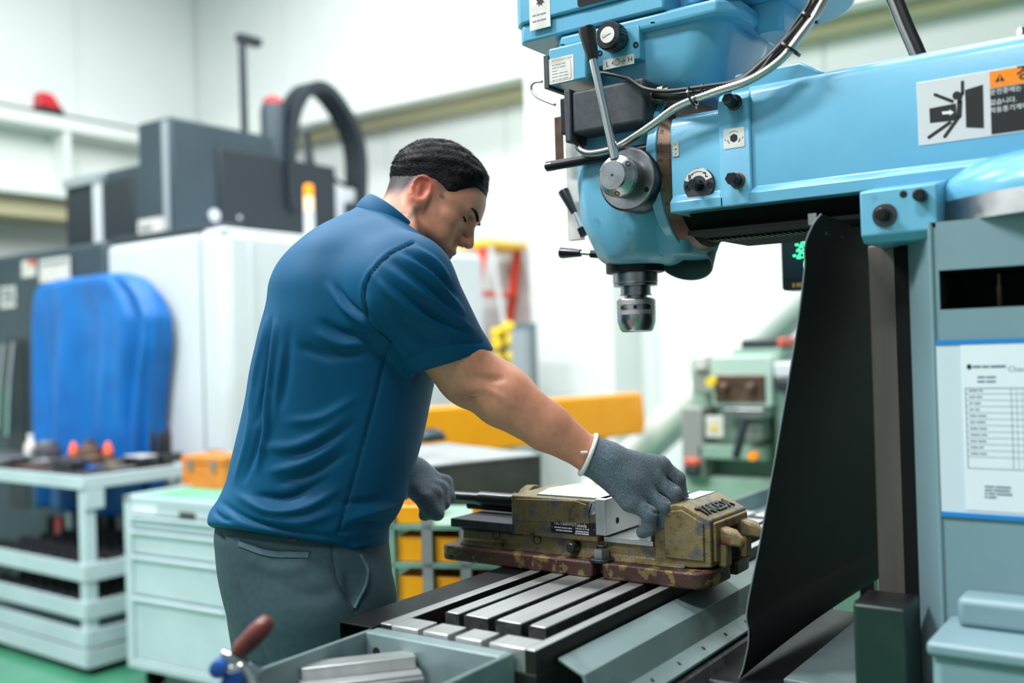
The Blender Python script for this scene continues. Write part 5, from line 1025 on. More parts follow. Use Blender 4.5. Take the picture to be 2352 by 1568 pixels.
def vnorm(V, F):
    n = np.cross(V[F[:, 2]]-V[F[:, 0]], V[F[:, 3]]-V[F[:, 1]]); N = np.zeros_like(V)
    for k in range(4): np.add.at(N, F[:, k], n)
    return N/(np.linalg.norm(N, axis=1, keepdims=True)+1e-12)
def relax(V, F, it=2, lam=0.5):
    e = np.concatenate([F[:, [0, 1]], F[:, [1, 2]], F[:, [2, 3]], F[:, [3, 0]]])
    for _ in range(it):
        s = np.zeros_like(V); n = np.zeros(len(V)); np.add.at(s, e[:, 0], V[e[:, 1]]); np.add.at(n, e[:, 0], 1); np.add.at(s, e[:, 1], V[e[:, 0]]); np.add.at(n, e[:, 1], 1)
        V = V+lam*(s/np.maximum(n, 1)[:, None]-V)
    return V
def mesh_of(name, V, F, m, parent, col=None):
    me = bpy.data.meshes.new(name); me.vertices.add(len(V)); me.vertices.foreach_set('co', V.astype(np.float32).ravel())
    me.loops.add(F.size); me.loops.foreach_set('vertex_index', F.astype(np.int32).ravel()); me.polygons.add(len(F))
    me.polygons.foreach_set('loop_start', np.arange(0, F.size, 4, dtype=np.int32)); me.update(calc_edges=True); me.validate()
    if col is not None:
        at = me.color_attributes.new('tint', 'FLOAT_COLOR', 'POINT'); at.data.foreach_set('color', np.concatenate([col, np.ones((len(V), 1))], 1).astype(np.float32).ravel())
    return link(name, me, m, parent, smooth=180)
def px_dist(Q, line):
    L = np.array(line, float); d = np.full(len(Q), 1e9); tt = np.zeros(len(Q)); n = len(L)-1
    for i in range(n):
        a, b = L[i], L[i+1]; ba = b-a; t = np.clip((Q-a)@ba/(ba@ba), 0, 1); e = np.linalg.norm(Q-a-t[:, None]*ba, axis=1); m = e < d; d[m] = e[m]; tt[m] = (i+t[m])/n
    return d, tt
def folds(V, N, items):
    Q = topx(V); view = np.array((0, 0, CAMZ))-V; view /= np.linalg.norm(view, axis=1, keepdims=True); fac = np.clip((N*view).sum(1)*3+0.3, 0, 1); D = np.zeros(len(V))
    for line, w, amp, taper in items:
        d, t = px_dist(Q, [tuple(p[:2]) for p in catmull([(*p, 0) for p in line], 5)]); e = np.sin(np.pi*np.clip(t*0.96+0.02, 0, 1))**0.6 if taper else 1.0
        D += amp*np.exp(-(d/w)**2)*e
    return V+N*(D*fac)[:, None]
worker = thing('person', 'man in a blue polo shirt and grey gloves reaching over the vise', 'person', (*(pc(715, 1400, 1.73)[:2]@TOSHOP[:2])[:2], 0))
# --- skeleton
DT = 1.73
RSH, REL, RWR = pc(922, 660, 1.57), pc(1078, 862, 1.62), pc(1352, 1043, 1.628)
LSH, LEL, LWR = pc(815, 600, 1.90), pc(868, 900, 1.99), pc(925, 1072, 1.93)
HP, HT, HR, HK = [math.radians(a) for a in (-7.8, 38.3, 9.8)] + [0.925]
_h = np.array((math.cos(HP), math.sin(HP), 0)); _s0 = np.array((math.sin(HP), -math.cos(HP), 0))
hf = math.cos(HT)*_h-math.sin(HT)*UP; _w0 = math.sin(HT)*_h+math.cos(HT)*UP
hw_ = math.cos(HR)*_w0-math.sin(HR)*_s0; hs = math.cos(HR)*_s0+math.sin(HR)*_w0
HAX = np.stack([hf, hw_, hs])
HO = np.array((-0.148, 1.80, 1.564))
def hp_(f, w, s): return HO+0.01*HK*(f*hf+w*hw_+s*hs)
def hl_(P): return (P-HO)@HAX.T/(0.01*HK)       # head coordinates in cm (forward, up, his right)
CM = 0.01*HK
# --- torso outline rows: (y, left x, right x, depth, half depth)
ROWS = [(482, 820, 872, 1.76, 0.045), (500, 792, 915, 1.755, 0.085), (530, 740, 958, 1.75, 0.135), (570, 690, 1000, 1.74, 0.172), (610, 653, 1004, 1.735, 0.182), (650, 634, 1006, 1.73, 0.188), (700, 626, 1008, 1.725, 0.188), (760, 609, 1008, 1.72, 0.184), (800, 599, 1006, 1.72, 0.180), (850, 587, 1002, 1.72, 0.176), (905, 578, 991, 1.72, 0.172), (985, 560, 975, 1.72, 0.168), (1050, 544, 958, 1.72, 0.166), (1100, 532, 940, 1.72, 0.166), (1140, 513, 931, 1.72, 0.168), (1165, 496, 922, 1.72, 0.170), (1185, 493, 912, 1.72, 0.170), (1210, 497, 893, 1.72, 0.166), (1240, 506, 890, 1.72, 0.164), (1290, 510, 888, 1.72, 0.162)]
def rowtab(rows):
    T = []
    for y, xl, xr, d, b in rows:
        l, r = pc(xl, y, d), pc(xr, y, d); T.append((l[2]*0.5+r[2]*0.5, (l[0]+r[0])/2, (r[0]-l[0])/2, d, b, (r[2]-l[2])/(r[0]-l[0])))
    T = np.array(sorted(T)); z = np.linspace(T[0, 0], T[-1, 0], 260); out = [z]
    for i in range(1, 6):
        m_ = np.gradient(T[:, i], T[:, 0]); j = np.clip(np.searchsorted(T[:, 0], z)-1, 0, len(T)-2); h_ = T[j+1, 0]-T[j, 0]; t = (z-T[j, 0])/h_
        y = (2*t**3-3*t**2+1)*T[j, i]+(t**3-2*t**2+t)*h_*m_[j]+(-2*t**3+3*t**2)*T[j+1, i]+(t**3-t**2)*h_*m_[j+1]
        k_ = np.exp(-np.linspace(-2, 2, 9)**2); k_ /= k_.sum(); yp = np.pad(y, 4, mode='edge'); out.append(np.convolve(yp, k_, 'valid'))
    return np.stack(out, 1)
TT = rowtab(ROWS)
def slab(P, T, shrink=0.0, p=2.4):
    z = P[:, 2]-np.interp(P[:, 2], T[:, 0], T[:, 5])*(P[:, 0]-np.interp(P[:, 2], T[:, 0], T[:, 1]))
    cx, a, cy, b = [np.interp(z, T[:, 0], T[:, i]) for i in (1, 2, 3, 4)]
    a = a-shrink; b = b-shrink
    q = (np.abs((P[:, 0]-cx)/a)**p+np.abs((P[:, 1]-cy)/b)**p)**(1/p)
    d = (q-1)*np.minimum(a, b)*0.85
    return np.maximum(d, np.maximum(T[0, 0]-z, z-T[-1, 0]))
# --- head
def head_sdf(P):
    q = hl_(P)
    def e(c, r): k = (q-np.array(c, float)); r = np.array(r, float); k0 = np.linalg.norm(k/r, axis=1); k1 = np.linalg.norm(k/(r*r), axis=1)+1e-9; return k0*(k0-1)/k1
    def cn(a, b, r1, r2): return cone(q, np.array(a, float), np.array(b, float), r1, r2)
    sm = np.abs(q[:, 2]); qs = q.copy(); qs[:, 2] = sm
    def es(c, r): k = (qs-np.array(c, float)); r = np.array(r, float); k0 = np.linalg.norm(k/r, axis=1); k1 = np.linalg.norm(k/(r*r), axis=1)+1e-9; return k0*(k0-1)/k1
    def cs(a, b, r1, r2): return cone(qs, np.array(a, float), np.array(b, float), r1, r2)
    d = e((-0.2, 4.4, 0), (9.6, 8.4, 7.6))
    d = smin(d, e((4.2, 3.6, 0), (5.6, 5.2, 6.6)), 2.0)                     # forehead and face mass
    d = smin(d, e((3.6, -2.6, 0), (5.6, 6.0, 5.9)), 2.2)
    d = smin(d, cs((-0.6, -4.6, 4.6), (7.6, -8.2, 1.6), 1.7, 1.7), 2.0)     # jaw
    d = smin(d, e((7.9, -8.2, 0), (2.0, 2.0, 2.3)), 1.6)                    # chin
    d = smin(d, es((5.6, 0.0, 4.6), (2.3, 1.6, 1.9)), 1.6)                  # cheekbones
    d = smin(d, es((6.2, -3.0, 3.6), (2.6, 2.6, 2.2)), 1.6)                 # cheeks
    d = smin(d, cs((9.0, 4.0, 0.9), (7.7, 3.9, 4.3), 0.75, 0.7), 1.1)       # brow ridge
    d = smax(d, -es((9.6, 2.1, 3.3), (1.7, 1.05, 1.7)), 0.9)                # eye sockets
    d = smin(d, es((7.35, 2.2, 3.2), (1.35, 1.15, 1.5)), 0.35)              # lids
    d = smin(d, cn((8.6, 3.2, 0), (11.0, -0.6, 0), 0.75, 1.05), 0.8)        # nose
    d = smin(d, e((11.1, -1.0, 0), (1.15, 0.95, 1.1)), 0.5)
    d = smin(d, es((9.8, -1.3, 1.35), (1.1, 0.85, 0.75)), 0.45)             # wings
    d = smax(d, -es((10.5, -2.1, 0.75), (0.6, 0.4, 0.4)), 0.3)
    d = smin(d, e((8.5, -4.4, 0), (1.7, 2.0, 3.0)), 1.2)                    # mouth mound
    d = smin(d, cn((9.9, -4.05, 0), (8.8, -4.5, 2.2), 0.55, 0.25), 0.35); d = smin(d, cs((9.9, -4.05, 0), (8.8, -4.5, 2.2), 0.55, 0.25), 0.35)
    d = smin(d, cs((9.7, -5.25, 0), (8.7, -4.75, 2.1), 0.62, 0.25), 0.4)
    d = smax(d, -cs((10.5, -4.65, 0), (9.2, -4.7, 2.5), 0.22, 0.16), 0.25)
    # ears: rim, bowl, lobe, leaning back against the head
    ea = math.radians(24); qe = qs.copy(); qf, qw = qs[:, 0]+0.4, qs[:, 1]-0.6; qe[:, 0] = qf*math.cos(ea)+qw*math.sin(ea)-0.4; qe[:, 1] = -qf*math.sin(ea)+qw*math.cos(ea)+0.6
    def ee(c, r): k = (qe-np.array(c, float)); r = np.array(r, float); k0 = np.linalg.norm(k/r, axis=1); k1 = np.linalg.norm(k/(r*r), axis=1)+1e-9; return k0*(k0-1)/k1
    ear = ee((-0.6, 0.9, 7.35), (2.0, 3.1, 0.75))
    ear = smax(ear, -ee((-0.2, 1.2, 8.1), (1.3, 2.1, 0.95)), 0.25)
    th = np.linspace(-0.4, 3.6, 9); rim = [np.array((-0.75-1.55*math.sin(t)*1.0 if True else 0, 1.1+2.45*math.cos(t), 7.85+0.25*math.sin(t))) for t in th]
    for i in range(8): ear = smin(ear, cone(qe, rim[i], rim[i+1], 0.34, 0.34), 0.2)
    ear = smin(ear, cone(qe, np.array((0.75, -0.2, 7.45)), np.array((0.8, 0.6, 7.35)), 0.35, 0.35), 0.3)
    ear = smin(ear, ee((-0.3, -1.9, 7.25), (0.9, 0.95, 0.5)), 0.5)
    ear = smin(ear, cone(qe, np.array((-1.0, 2.0, 7.75)), np.array((-1.1, -0.6, 7.6)), 0.3, 0.3), 0.3)
    d = smin(d, ear, 0.4)
    return d*CM
NB, NT_ = pc(888, 540, 1.755), hp_(-1.5, -1.0, 0)
def body_sdf(P):
    rr = np.linalg.norm(P-HO-hf*0.02, axis=1); d = rr-0.13; m_ = rr < 0.19; d[m_] = head_sdf(P[m_])
    d = smin(d, chain(P, [NB-UP*0.03, NB*0.5+NT_*0.5+np.array((0, 0, -0.004)), NT_], [0.060, 0.0535, 0.056]), 0.03)
    d = smin(d, cone(P, pc(938, 545, 1.72), hp_(1.5, -4.5, 2.0), 0.030, 0.03), 0.025)
    t = slab(P, TT, 0.02)
    d = smin(d, t, 0.02)
    # right arm
    a = chain(P, [RSH, RSH*0.45+REL*0.55, REL], [0.062, 0.052, 0.045], 0.01)
    a = smin(a, cone(P, REL+(np.array((-0.01, 0, 0.008))), RSH*0.2+REL*0.8, 0.042, 0.046), 0.02)
    F1 = REL*0.72+RWR*0.28; F2 = REL*0.35+RWR*0.65
    a = smin(a, chain(P, [REL, F1, F2, RWR, RWR+(RWR-F2)*0.3], [0.0455, 0.0475, 0.039, 0.0275, 0.0265], 0.01), 0.02)
    a = smin(a, ell(P, pc(1165, 872, 1.655), (0.062, 0.032, 0.026), np.array([[0.80, 0.1, -0.59], [0.0, 1, 0.1], [0.59, 0, 0.80]])), 0.02)
    a = smin(a, ell(P, pc(1072, 900, 1.625), (0.016, 0.016, 0.016)), 0.02)
    d = smin(d, a, 0.03)
    l = chain(P, [LSH, LEL, LWR], [0.058, 0.042, 0.03], 0.01); d = smin(d, l, 0.03)
    return d
bV, bF = nets(body_sdf, (-0.56, 1.50, 1.00), (0.20, 2.06, 1.72), 0.003)
bV = relax(bV, bF, 1, 0.4)
# --- skin colours: shaved hair sides, beard shadow, lips, ear, small temple mark
q = hl_(bV); head_m = (np.linalg.norm(q-np.array((2, 0, 0)), axis=1) < 15)
skin = np.array(lin((214, 148, 119))[:3]); col = np.repeat(skin[None], len(bV), 0)
def blend(c, w): 
    global col
    w = (np.clip(w, 0, 1)*head_m)[:, None]; col = col*(1-w)+np.array(lin(c)[:3])*w
def sst(a, b, x): t = np.clip((x-a)/(b-a), 0, 1); return t*t*(3-2*t)
f_, w_, s_ = q[:, 0], q[:, 1], q[:, 2]
fade_line = np.interp(f_, (-9, -4, -1.5, 0.5, 2.5, 4.5, 6.5, 8), (-4.6, -2.2, 1.8, 2.8, 3.1, 4.0, 6.4, 8.2))
blend((98, 72, 62), 0.6*sst(-3.0, 0.2, w_-fade_line)*(f_ < 3.0)*sst(8.4, 7.4, np.abs(s_)*(np.abs(w_-1) < 3.4)*(np.abs(f_+0.6) < 2.2)))
blend((30, 26, 27), 0.97*sst(-1.2, 2.2, w_-fade_line)*(f_ < 8.2))
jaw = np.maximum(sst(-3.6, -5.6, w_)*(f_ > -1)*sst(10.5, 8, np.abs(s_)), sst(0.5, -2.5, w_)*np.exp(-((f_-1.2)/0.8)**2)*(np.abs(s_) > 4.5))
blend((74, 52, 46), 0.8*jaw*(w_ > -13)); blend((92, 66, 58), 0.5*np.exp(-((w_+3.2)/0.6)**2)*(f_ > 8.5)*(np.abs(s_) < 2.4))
blend((168, 92, 84), 0.8*np.exp(-((w_+4.6)/0.75)**4)*(f_ > 8.6)*(np.abs(s_) < 2.5))
blend((226, 112, 88), 0.75*np.exp(-(((f_+0.8)/2.2)**2+((w_-1.0)/3.2)**2)**2)*(np.abs(s_) > 6.6)); blend((214, 130, 104), 0.5*np.exp(-((f_-11)/1.6)**2)*(np.abs(w_+1) < 1.8))
blend((96, 78, 72), 0.85*np.exp(-(((f_-3.1)/0.55)**2+((w_-2.3)/0.5)**2)**2)*(s_ > 3))
blend((110, 70, 58), 0.7*np.exp(-(((f_-8.4)/1.3)**2+((np.abs(s_)-3.2)/1.6)**2+((w_-2.9)/0.45)**2)))  # darker band above each eye
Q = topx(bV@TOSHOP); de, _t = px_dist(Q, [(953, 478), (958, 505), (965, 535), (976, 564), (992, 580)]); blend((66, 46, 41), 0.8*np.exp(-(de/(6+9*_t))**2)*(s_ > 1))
# arm: darker elbow skin
de, _t = px_dist(Q, [(1062, 905), (1085, 915)]); w = (np.exp(-(de/16)**2)*0.45*(~head_m))[:, None]; col = col*(1-w)+np.array(lin((130, 84, 66))[:3])*w
m = mat('skin', (190, 132, 104), 0.5, sss=0.12, bump=0.10, bscale=420, spec=0.45); N = m.node_tree.nodes; L = m.node_tree.links
va = N.new('ShaderNodeVertexColor'); va.layer_name = 'tint'; nz = N.new('ShaderNodeTexNoise'); nz.inputs['Scale'].default_value = 60; mx = N.new('ShaderNodeMix'); mx.data_type = 'RGBA'; mx.blend_type = 'MULTIPLY'; mx.inputs[0].default_value = 0.35
rp_ = N.new('ShaderNodeValToRGB'); rp_.color_ramp.elements[0].color = (0.72, 0.62, 0.58, 1); rp_.color_ramp.elements[1].color = (1, 1, 1, 1); rp_.color_ramp.elements[0].position = 0.3; rp_.color_ramp.elements[1].position = 0.65
L.new(nz.outputs[0], rp_.inputs[0]); L.new(va.outputs[0], mx.inputs[6]); L.new(rp_.outputs[0], mx.inputs[7]); L.new(mx.outputs[2], N['Principled BSDF'].inputs['Base Color'])
bW = bV@TOSHOP; bN = vnorm(bW, bF)
bW = folds(bW, bN, [([(1062, 895), (1080, 905), (1098, 902)], 3, -0.0012, True), ([(1065, 905), (1084, 915), (1100, 912)], 3, -0.0012, True), ([(1072, 918), (1090, 924)], 3, -0.001, True), ([(1085, 862), (1125, 872), (1165, 868)], 9, -0.004, True), ([(1080, 885), (1140, 905), (1190, 945)], 8, 0.0025, True)])
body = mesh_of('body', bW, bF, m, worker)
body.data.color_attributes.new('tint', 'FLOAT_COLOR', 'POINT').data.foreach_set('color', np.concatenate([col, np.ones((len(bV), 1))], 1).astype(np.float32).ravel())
# --- hair
def hair_sdf(P):
    q = hl_(P); f, w, s = q.T
    base = ell(q, (-0.2, 4.4, 0), (9.6, 8.4, 7.6)); base = smin(base, ell(q, (4.2, 3.6, 0), (5.6, 5.2, 6.6)), 2.0)
    line = np.interp(f, (-9, -6, -3, 0, 2, 3.4, 4.6, 5.4, 6.6, 9.5), (-2.6, -1.2, 1.8, 3.6, 3.5, 3.1, 4.0, 5.6, 7.6, 8.2))
    up_ = sst(0.0, 6.5, w-line); t = -0.22-3.0*sst(-0.2, -2.0, w-line)+0.30*sst(-0.2, 1.0, w-line)+0.85*up_+0.40*sst(3, 8, f)*up_
    strand = 0.10*np.sin(9*np.arctan2(s, w-3)+0.9*np.sin(1.3*f)+0.5*f)+0.07*np.sin(23*np.arctan2(s, w-3)+1.7*f)
    d = base-t-strand*up_
    fr = 9.2+0.25*np.sin(2.1*s)
    return np.maximum(d, f-fr-0.35)*CM
hV, hF = nets(hair_sdf, HO-0.17, HO+0.17, 0.0026)
mat('hair', (8, 8, 10), 0.5, 0, (14, 14, 17), 160, 0.4, 0.65, spec=0.12, bump=0.5, bscale=260, stretch=(0.5, 0.5, 1.6), bdist=0.004)
hairo = mesh_of('hair', relax(hV, hF, 1, 0.3)@TOSHOP, hF, 'hair', body)
def strands(V, Nn, n, length, rad, outw, name):
    idx = rng.choice(len(V), size=min(n, len(V)), replace=False); vs = []; fs = []
    for i in idx:
        p, nn = V[i], Nn[i]; q = hl_(p[None])[0]
        d = hf*0.9-hw_*0.25*(q[1] < 6)+hs*0.15*np.sign(q[2])+rng.normal(0, 0.25, 3); d = d-nn*(d@nn); d = d/np.linalg.norm(d)+nn*outw*rng.uniform(0.5, 1.3); d /= np.linalg.norm(d)
        L_ = length*rng.uniform(0.6, 1.2); a = np.cross(d, nn); a /= np.linalg.norm(a)+1e-9; b = np.cross(d, a); o = len(vs); p = p-nn*0.0006
        vs += [p+a*rad, p-a*rad*0.5+b*rad*0.86, p-a*rad*0.5-b*rad*0.86, p+d*L_+nn*-0.0008]; fs += [(o, o+1, o+3), (o+1, o+2, o+3), (o+2, o, o+3)]
    me = bpy.data.meshes.new(name); me.from_pydata([tuple(p) for p in np.array(vs)@TOSHOP], [], fs); return link(name, me, 'hair', body, smooth=0, kind='stuff')
hq = hl_(hV); hN = vnorm(hV, hF); ln_ = np.interp(hq[:, 0], (-9, -6, -3, 0, 2, 3.4, 4.6, 5.4, 6.6, 9.5), (-2.6, -1.2, 1.8, 3.6, 3.5, 3.1, 4.0, 5.6, 7.6, 8.2))
rel = hq[:, 1]-ln_; k1_ = rel > 2.2; k2_ = (rel > -0.1) & (rel <= 2.2)
strands(hV[k1_], hN[k1_], 7000, 0.011, 0.00055, 0.22, 'hair_strands'); strands(hV[k2_], hN[k2_], 4000, 0.0045, 0.00032, 0.3, 'hair_strands')
sk = head_m & (w_-fade_line > -2.0) & (w_-fade_line < 1.6) & (f_ < 4.5) & (np.abs(s_) < 7.6) & (rng.random(len(bV)) < 0.15+0.3*(w_-fade_line+2.0)/3.6)
bN0 = vnorm(bV, bF); strands(bV[sk], bN0[sk], 3500, 0.0026, 0.00024, 0.4, 'hair_stubble')
def strip(pts, wds, th, m, par, name):     # small hair strips given in head coordinates
    R = []
    P_ = [np.array(p, float) for p in pts]; PP = catmull(P_, 4); WW = np.interp(np.linspace(0, len(P_)-1, len(PP)), range(len(P_)), wds)
    for (f, w, s), wd in zip(PP, WW):
        ff = np.linspace(f+2.5, f-2.5, 200); sd = head_sdf(np.array([hp_(x, w, s) for x in ff])); k = np.argmax(sd < 0); f = ff[k] if sd.min() < 0 else f
        c = hp_(f, w, s); o = hf*0.8+hs*0.5*np.sign(s if s else 1); o /= np.linalg.norm(o)
        R.append([c+hw_*wd*CM+o*0, c+o*th*CM, c-hw_*wd*CM, c-o*th*CM])
    MB().rings([[p@TOSHOP for p in r] for r in R]).build(name, m, par, smooth=60)
for sg in (1, -1):
    strip([(9.35, 3.55, 1.3*sg), (9.25, 4.0, 2.4*sg), (8.8, 4.35, 3.7*sg), (8.0, 4.2, 5.0*sg)], (0.30, 0.46, 0.40, 0.12), 0.45, 'hair', body, 'eyebrow')
    strip([(8.6, 1.95, 2.1*sg), (8.7, 1.85, 3.2*sg), (8.3, 2.05, 4.6*sg)], (0.14, 0.30, 0.14), 0.32, 'hair', body, 'eyelashes')
# --- polo shirt
SM = RSH; SE = pc(1034, 836, 1.63)
sax = (SE-SM)/np.linalg.norm(SE-SM)
hemA, hemB = pc(939, 862, 1.60), pc(1126, 807, 1.64); hn_ = np.cross(hemB-hemA, np.array((0, 1.0, 0.0))); hn_ /= np.linalg.norm(hn_); hn_ = hn_ if hn_@sax > 0 else -hn_
bA, bB = pc(497, 1216, 1.72), pc(884, 1279, 1.72); bn2 = np.cross(bB-bA, pc(690, 1238, 1.56)-bA); bn2 /= np.linalg.norm(bn2); bn2 = bn2 if bn2[2] < 0 else -bn2
def shirt_sdf(P):
    t = slab(P, TT, 0.0)
    t = smax(t, (P-bA)@bn2, 0.008)
    t = smax(t, -((P[:, 2]-bA[2])-0.0)*1.0-0.2, 0.01)
    s = chain(P, [SM+np.array((-0.035, 0.06, 0.02)), SM, SE, SE+sax*0.06], [0.085, 0.086, 0.0715, 0.070], 0.01)
    s = smax(s, (P-hemA)@hn_, 0.003)
    core = cone(P, SE-sax*0.05, SE+sax*0.08, 0.059, 0.058)
    s = np.maximum(s, -np.maximum(core, -((P-hemA)@hn_)-0.05))
    tk = np.clip((P-SM)@sax/np.linalg.norm(SE-SM), 0, 1); d = smin(t, s, 0.030*(1-tk)**1.5+0.002)
    l = chain(P, [LSH, LSH*0.3+LEL*0.7], [0.085, 0.07]); d = smin(d, l, 0.03)
    neck = cone(P, NB+(NT_-NB)*0.25, NT_+(NT_-NB), 0.064, 0.070)
    return d
sV, sF = nets(shirt_sdf, (-0.56, 1.46, 0.92), (0.05, 2.14, 1.64), 0.004)
sV = relax(sV, sF, 1, 0.5); sW = sV@TOSHOP; sN = vnorm(sW, sF)
def z5(*p): return [(480+x/2.703, 420+y/2.703) for x, y in p]
def z6(*p): return [(480+x/2.3467, 900+y/2.3467) for x, y in p]
FL = [(z5((1270, 370), (1130, 440), (1020, 550), (970, 650), (975, 780), (1000, 870), (1130, 990)), 3.5, -0.003, False),
      (z5((1230, 372), (1100, 440), (1000, 550), (950, 650), (955, 780), (985, 880)), 6, 0.0018, True),
      (z5((1130, 990), (1100, 1050), (1070, 1180), (1030, 1350)) + z6((840, 250), (760, 540), (700, 750)), 4, -0.0035, False),
      (z5((1010, 560), (1190, 740), (1350, 850), (1560, 950)), 13, 0.0055, True), (z5((1080, 510), (1280, 660), (1480, 800), (1640, 920)), 11, 0.0055, True),
      (z5((1180, 450), (1360, 560), (1500, 720), (1590, 830)), 10, 0.006, True), (z5((1270, 400), (1400, 490), (1490, 600)), 8, 0.005, True),
      (z5((1050, 580), (1230, 720), (1400, 830), (1600, 920)), 9, -0.005, True), (z5((1130, 480), (1320, 620), (1500, 760)), 8, -0.005, True), (z5((1230, 430), (1400, 550), (1520, 690)), 7, -0.005, True),
      (z5((985, 690), (1060, 860), (1180, 1010), (1230, 1120)), 12, 0.005, True), (z5((1000, 790), (1090, 930), (1150, 980)), 8, -0.005, True), (z5((1100, 700), (1250, 900), (1420, 1000)), 16, -0.004, True),
      (z5((1200, 1105), (1440, 1010), (1690, 985)), 3, -0.0022, False),
      (z5((740, 640), (830, 760), (960, 860), (1080, 930)), 9, 0.0055, True), (z5((790, 640), (880, 760), (980, 830)), 7, -0.005, True), (z5((700, 860), (830, 930), (1000, 960)), 10, -0.005, True), (z5((660, 930), (820, 1000), (1010, 1000)), 12, 0.005, True), (z5((560, 1020), (760, 1070), (960, 1060)), 14, -0.004, True),
      (z5((360, 840), (330, 1010), (290, 1200), (260, 1400)), 6, 0.005, True), (z5((410, 860), (400, 1050), (370, 1300), (340, 1500)), 8, 0.006, True), (z5((385, 850), (365, 1050), (330, 1300), (290, 1500)), 6, -0.006, True), (z5((500, 900), (480, 1150), (440, 1400)), 12, -0.004, True), (z5((460, 1000), (430, 1250), (400, 1500)), 10, 0.003, True),
      (z6((330, 0), (310, 200), (260, 420)), 8, 0.006, True), (z6((240, 0), (210, 260), (140, 480)), 8, 0.005, True), (z6((290, 0), (260, 260), (190, 480)), 7, -0.006, True),
      (z6((60, 590), (220, 690), (420, 740), (700, 790)), 8, -0.006, True), (z6((160, 560), (330, 640), (520, 620), (700, 520)), 12, 0.008, True), (z6((300, 690), (500, 700), (690, 640)), 12, 0.006, True), (z6((260, 560), (430, 570), (640, 470)), 10, -0.007, True),
      (z6((330, 430), (520, 380), (720, 260)), 12, 0.006, True), (z6((380, 490), (560, 440), (740, 330)), 9, -0.006, True), (z6((300, 300), (500, 280), (760, 120)), 14, 0.005, True), (z6((420, 340), (600, 290), (780, 170)), 9, -0.004, True), (z6((420, 160), (600, 140), (800, 30)), 12, 0.004, True),
      (z6((720, 600), (850, 590), (960, 560)), 10, -0.005, True), (z6((740, 690), (860, 650), (1000, 620)), 10, 0.006, True), (z6((700, 760), (840, 720), (960, 710)), 8, -0.006, True), (z6((720, 850), (840, 815), (960, 790)), 9, 0.004, True), (z6((30, 640), (60, 670), (120, 700)), 5, -0.006, True)]
sW = folds(sW, sN, [(l_, w_ if not t_ else w_*0.85, a_ if not t_ else a_*1.3, t_) for l_, w_, a_, t_ in FL])
sm_ = mat('shirt_blue', (0, 80, 118), 0.6, 0, (0, 72, 108), 8, 0.3, 0.7, spec=0.18, bump=0.10, bscale=1400, bdist=0.0008)
shirt = mesh_of('polo_shirt', sW, sF, 'shirt_blue', worker)
# stitched hem of the sleeve and collar band
from mathutils.bvhtree import BVHTree
def bvh(W, F_): return BVHTree.FromPolygons([tuple(p) for p in W], [tuple(f) for f in F_])
def drape(tree, pts, off=0.0):
    out = []
    for x, y in pts:
        r = Vector(ray(x, y)).normalized(); h = tree.ray_cast(Vector((0, 0, CAMZ)), r)
        if h[0] is not None: out.append(np.array(h[0])+np.array(h[1])*off)
    return out
def px_curve(P, k=8): return [tuple(p[:2]) for p in catmull([(*p, 0) for p in P], k)]
stree = bvh(sW, sF)
pth = drape(stree, px_curve(z5((1270, 370), (1130, 440), (1020, 550), (970, 650), (975, 780), (1000, 870), (1130, 990))), -0.0002)
mat('seam_dark', (3, 38, 68), 0.8)
if len(pth) > 4: MB().tube(pth, 0.0011, 6).build('armhole_seam', 'seam_dark', shirt)
pth = drape(stree, px_curve(z5((1130, 990), (1100, 1050), (1070, 1180), (1030, 1350)) + z6((840, 250), (760, 540), (700, 750))), -0.0002)
if len(pth) > 4: MB().tube(pth, 0.0010, 6).build('side_seam', 'seam_dark', shirt)
# collar: a folded band round the neck
ca = (NT_-NB)/np.linalg.norm(NT_-NB); ca = np.array((0.50, 0.02, 0.865)); ca /= np.linalg.norm(ca)
cx_ = np.cross(np.array((0, 1.0, 0)), ca); cx_ /= np.linalg.norm(cx_); cy_ = np.cross(ca, cx_)
cc_ = pc(895, 515, 1.752)
def cring(h, rx, ry, dz=0.0):
    out = []
    for i in range(48):
        t = 2*math.pi*i/48; dip = max(0.0, h)*0.55*(0.5+0.5*math.cos(t))**2
        out.append((cc_+cx_*rx*math.cos(t)+cy_*ry*math.sin(t)+ca*(h-dip))@TOSHOP)
    return out
MB().rings([cring(-0.012, 0.056, 0.068), cring(-0.005, 0.0655, 0.0740), cring(0.0, 0.0665, 0.0750), cring(0.012, 0.0645, 0.0725), cring(0.024, 0.0605, 0.0690), cring(0.0285, 0.0560, 0.0655), cring(0.029, 0.0545, 0.0640), cring(0.026, 0.0530, 0.0625), cring(0.0, 0.051, 0.061), cring(-0.012, 0.052, 0.063)], cap=False, closed=True).build('collar', 'shirt_blue', shirt, smooth=180)
# --- trousers
TROW = [(1180, 512, 892, 1.72, 0.150), (1215, 505, 888, 1.72, 0.156), (1250, 508, 890, 1.72, 0.160), (1300, 514, 895, 1.72, 0.165), (1345, 524, 899, 1.72, 0.168), (1400, 540, 902, 1.72, 0.168), (1450, 556, 903, 1.72, 0.165)]
T2 = rowtab(TROW)
kz = lambda p, z: np.array((p[0], p[1], z))
RH, LH = pc(742, 1400, 1.645), pc(668, 1400, 1.80)
RK, LK = kz(pc(752, 1500, 1.64), 0.50), kz(pc(690, 1500, 1.81), 0.50)
def trouser_sdf(P):
    d = slab(P, T2, 0.0, 2.3)
    r = chain(P, [RH, RK, kz(RK+np.array((-0.03, 0, 0)), 0.09)], [0.118, 0.082, 0.070], 0.01); l = chain(P, [LH, LK, kz(LK+np.array((-0.03, 0, 0)), 0.09)], [0.112, 0.082, 0.070], 0.01)
    d = smin(d, smin(r, l, 0.012), 0.035); return np.maximum(d, 0.055-P[:, 2])
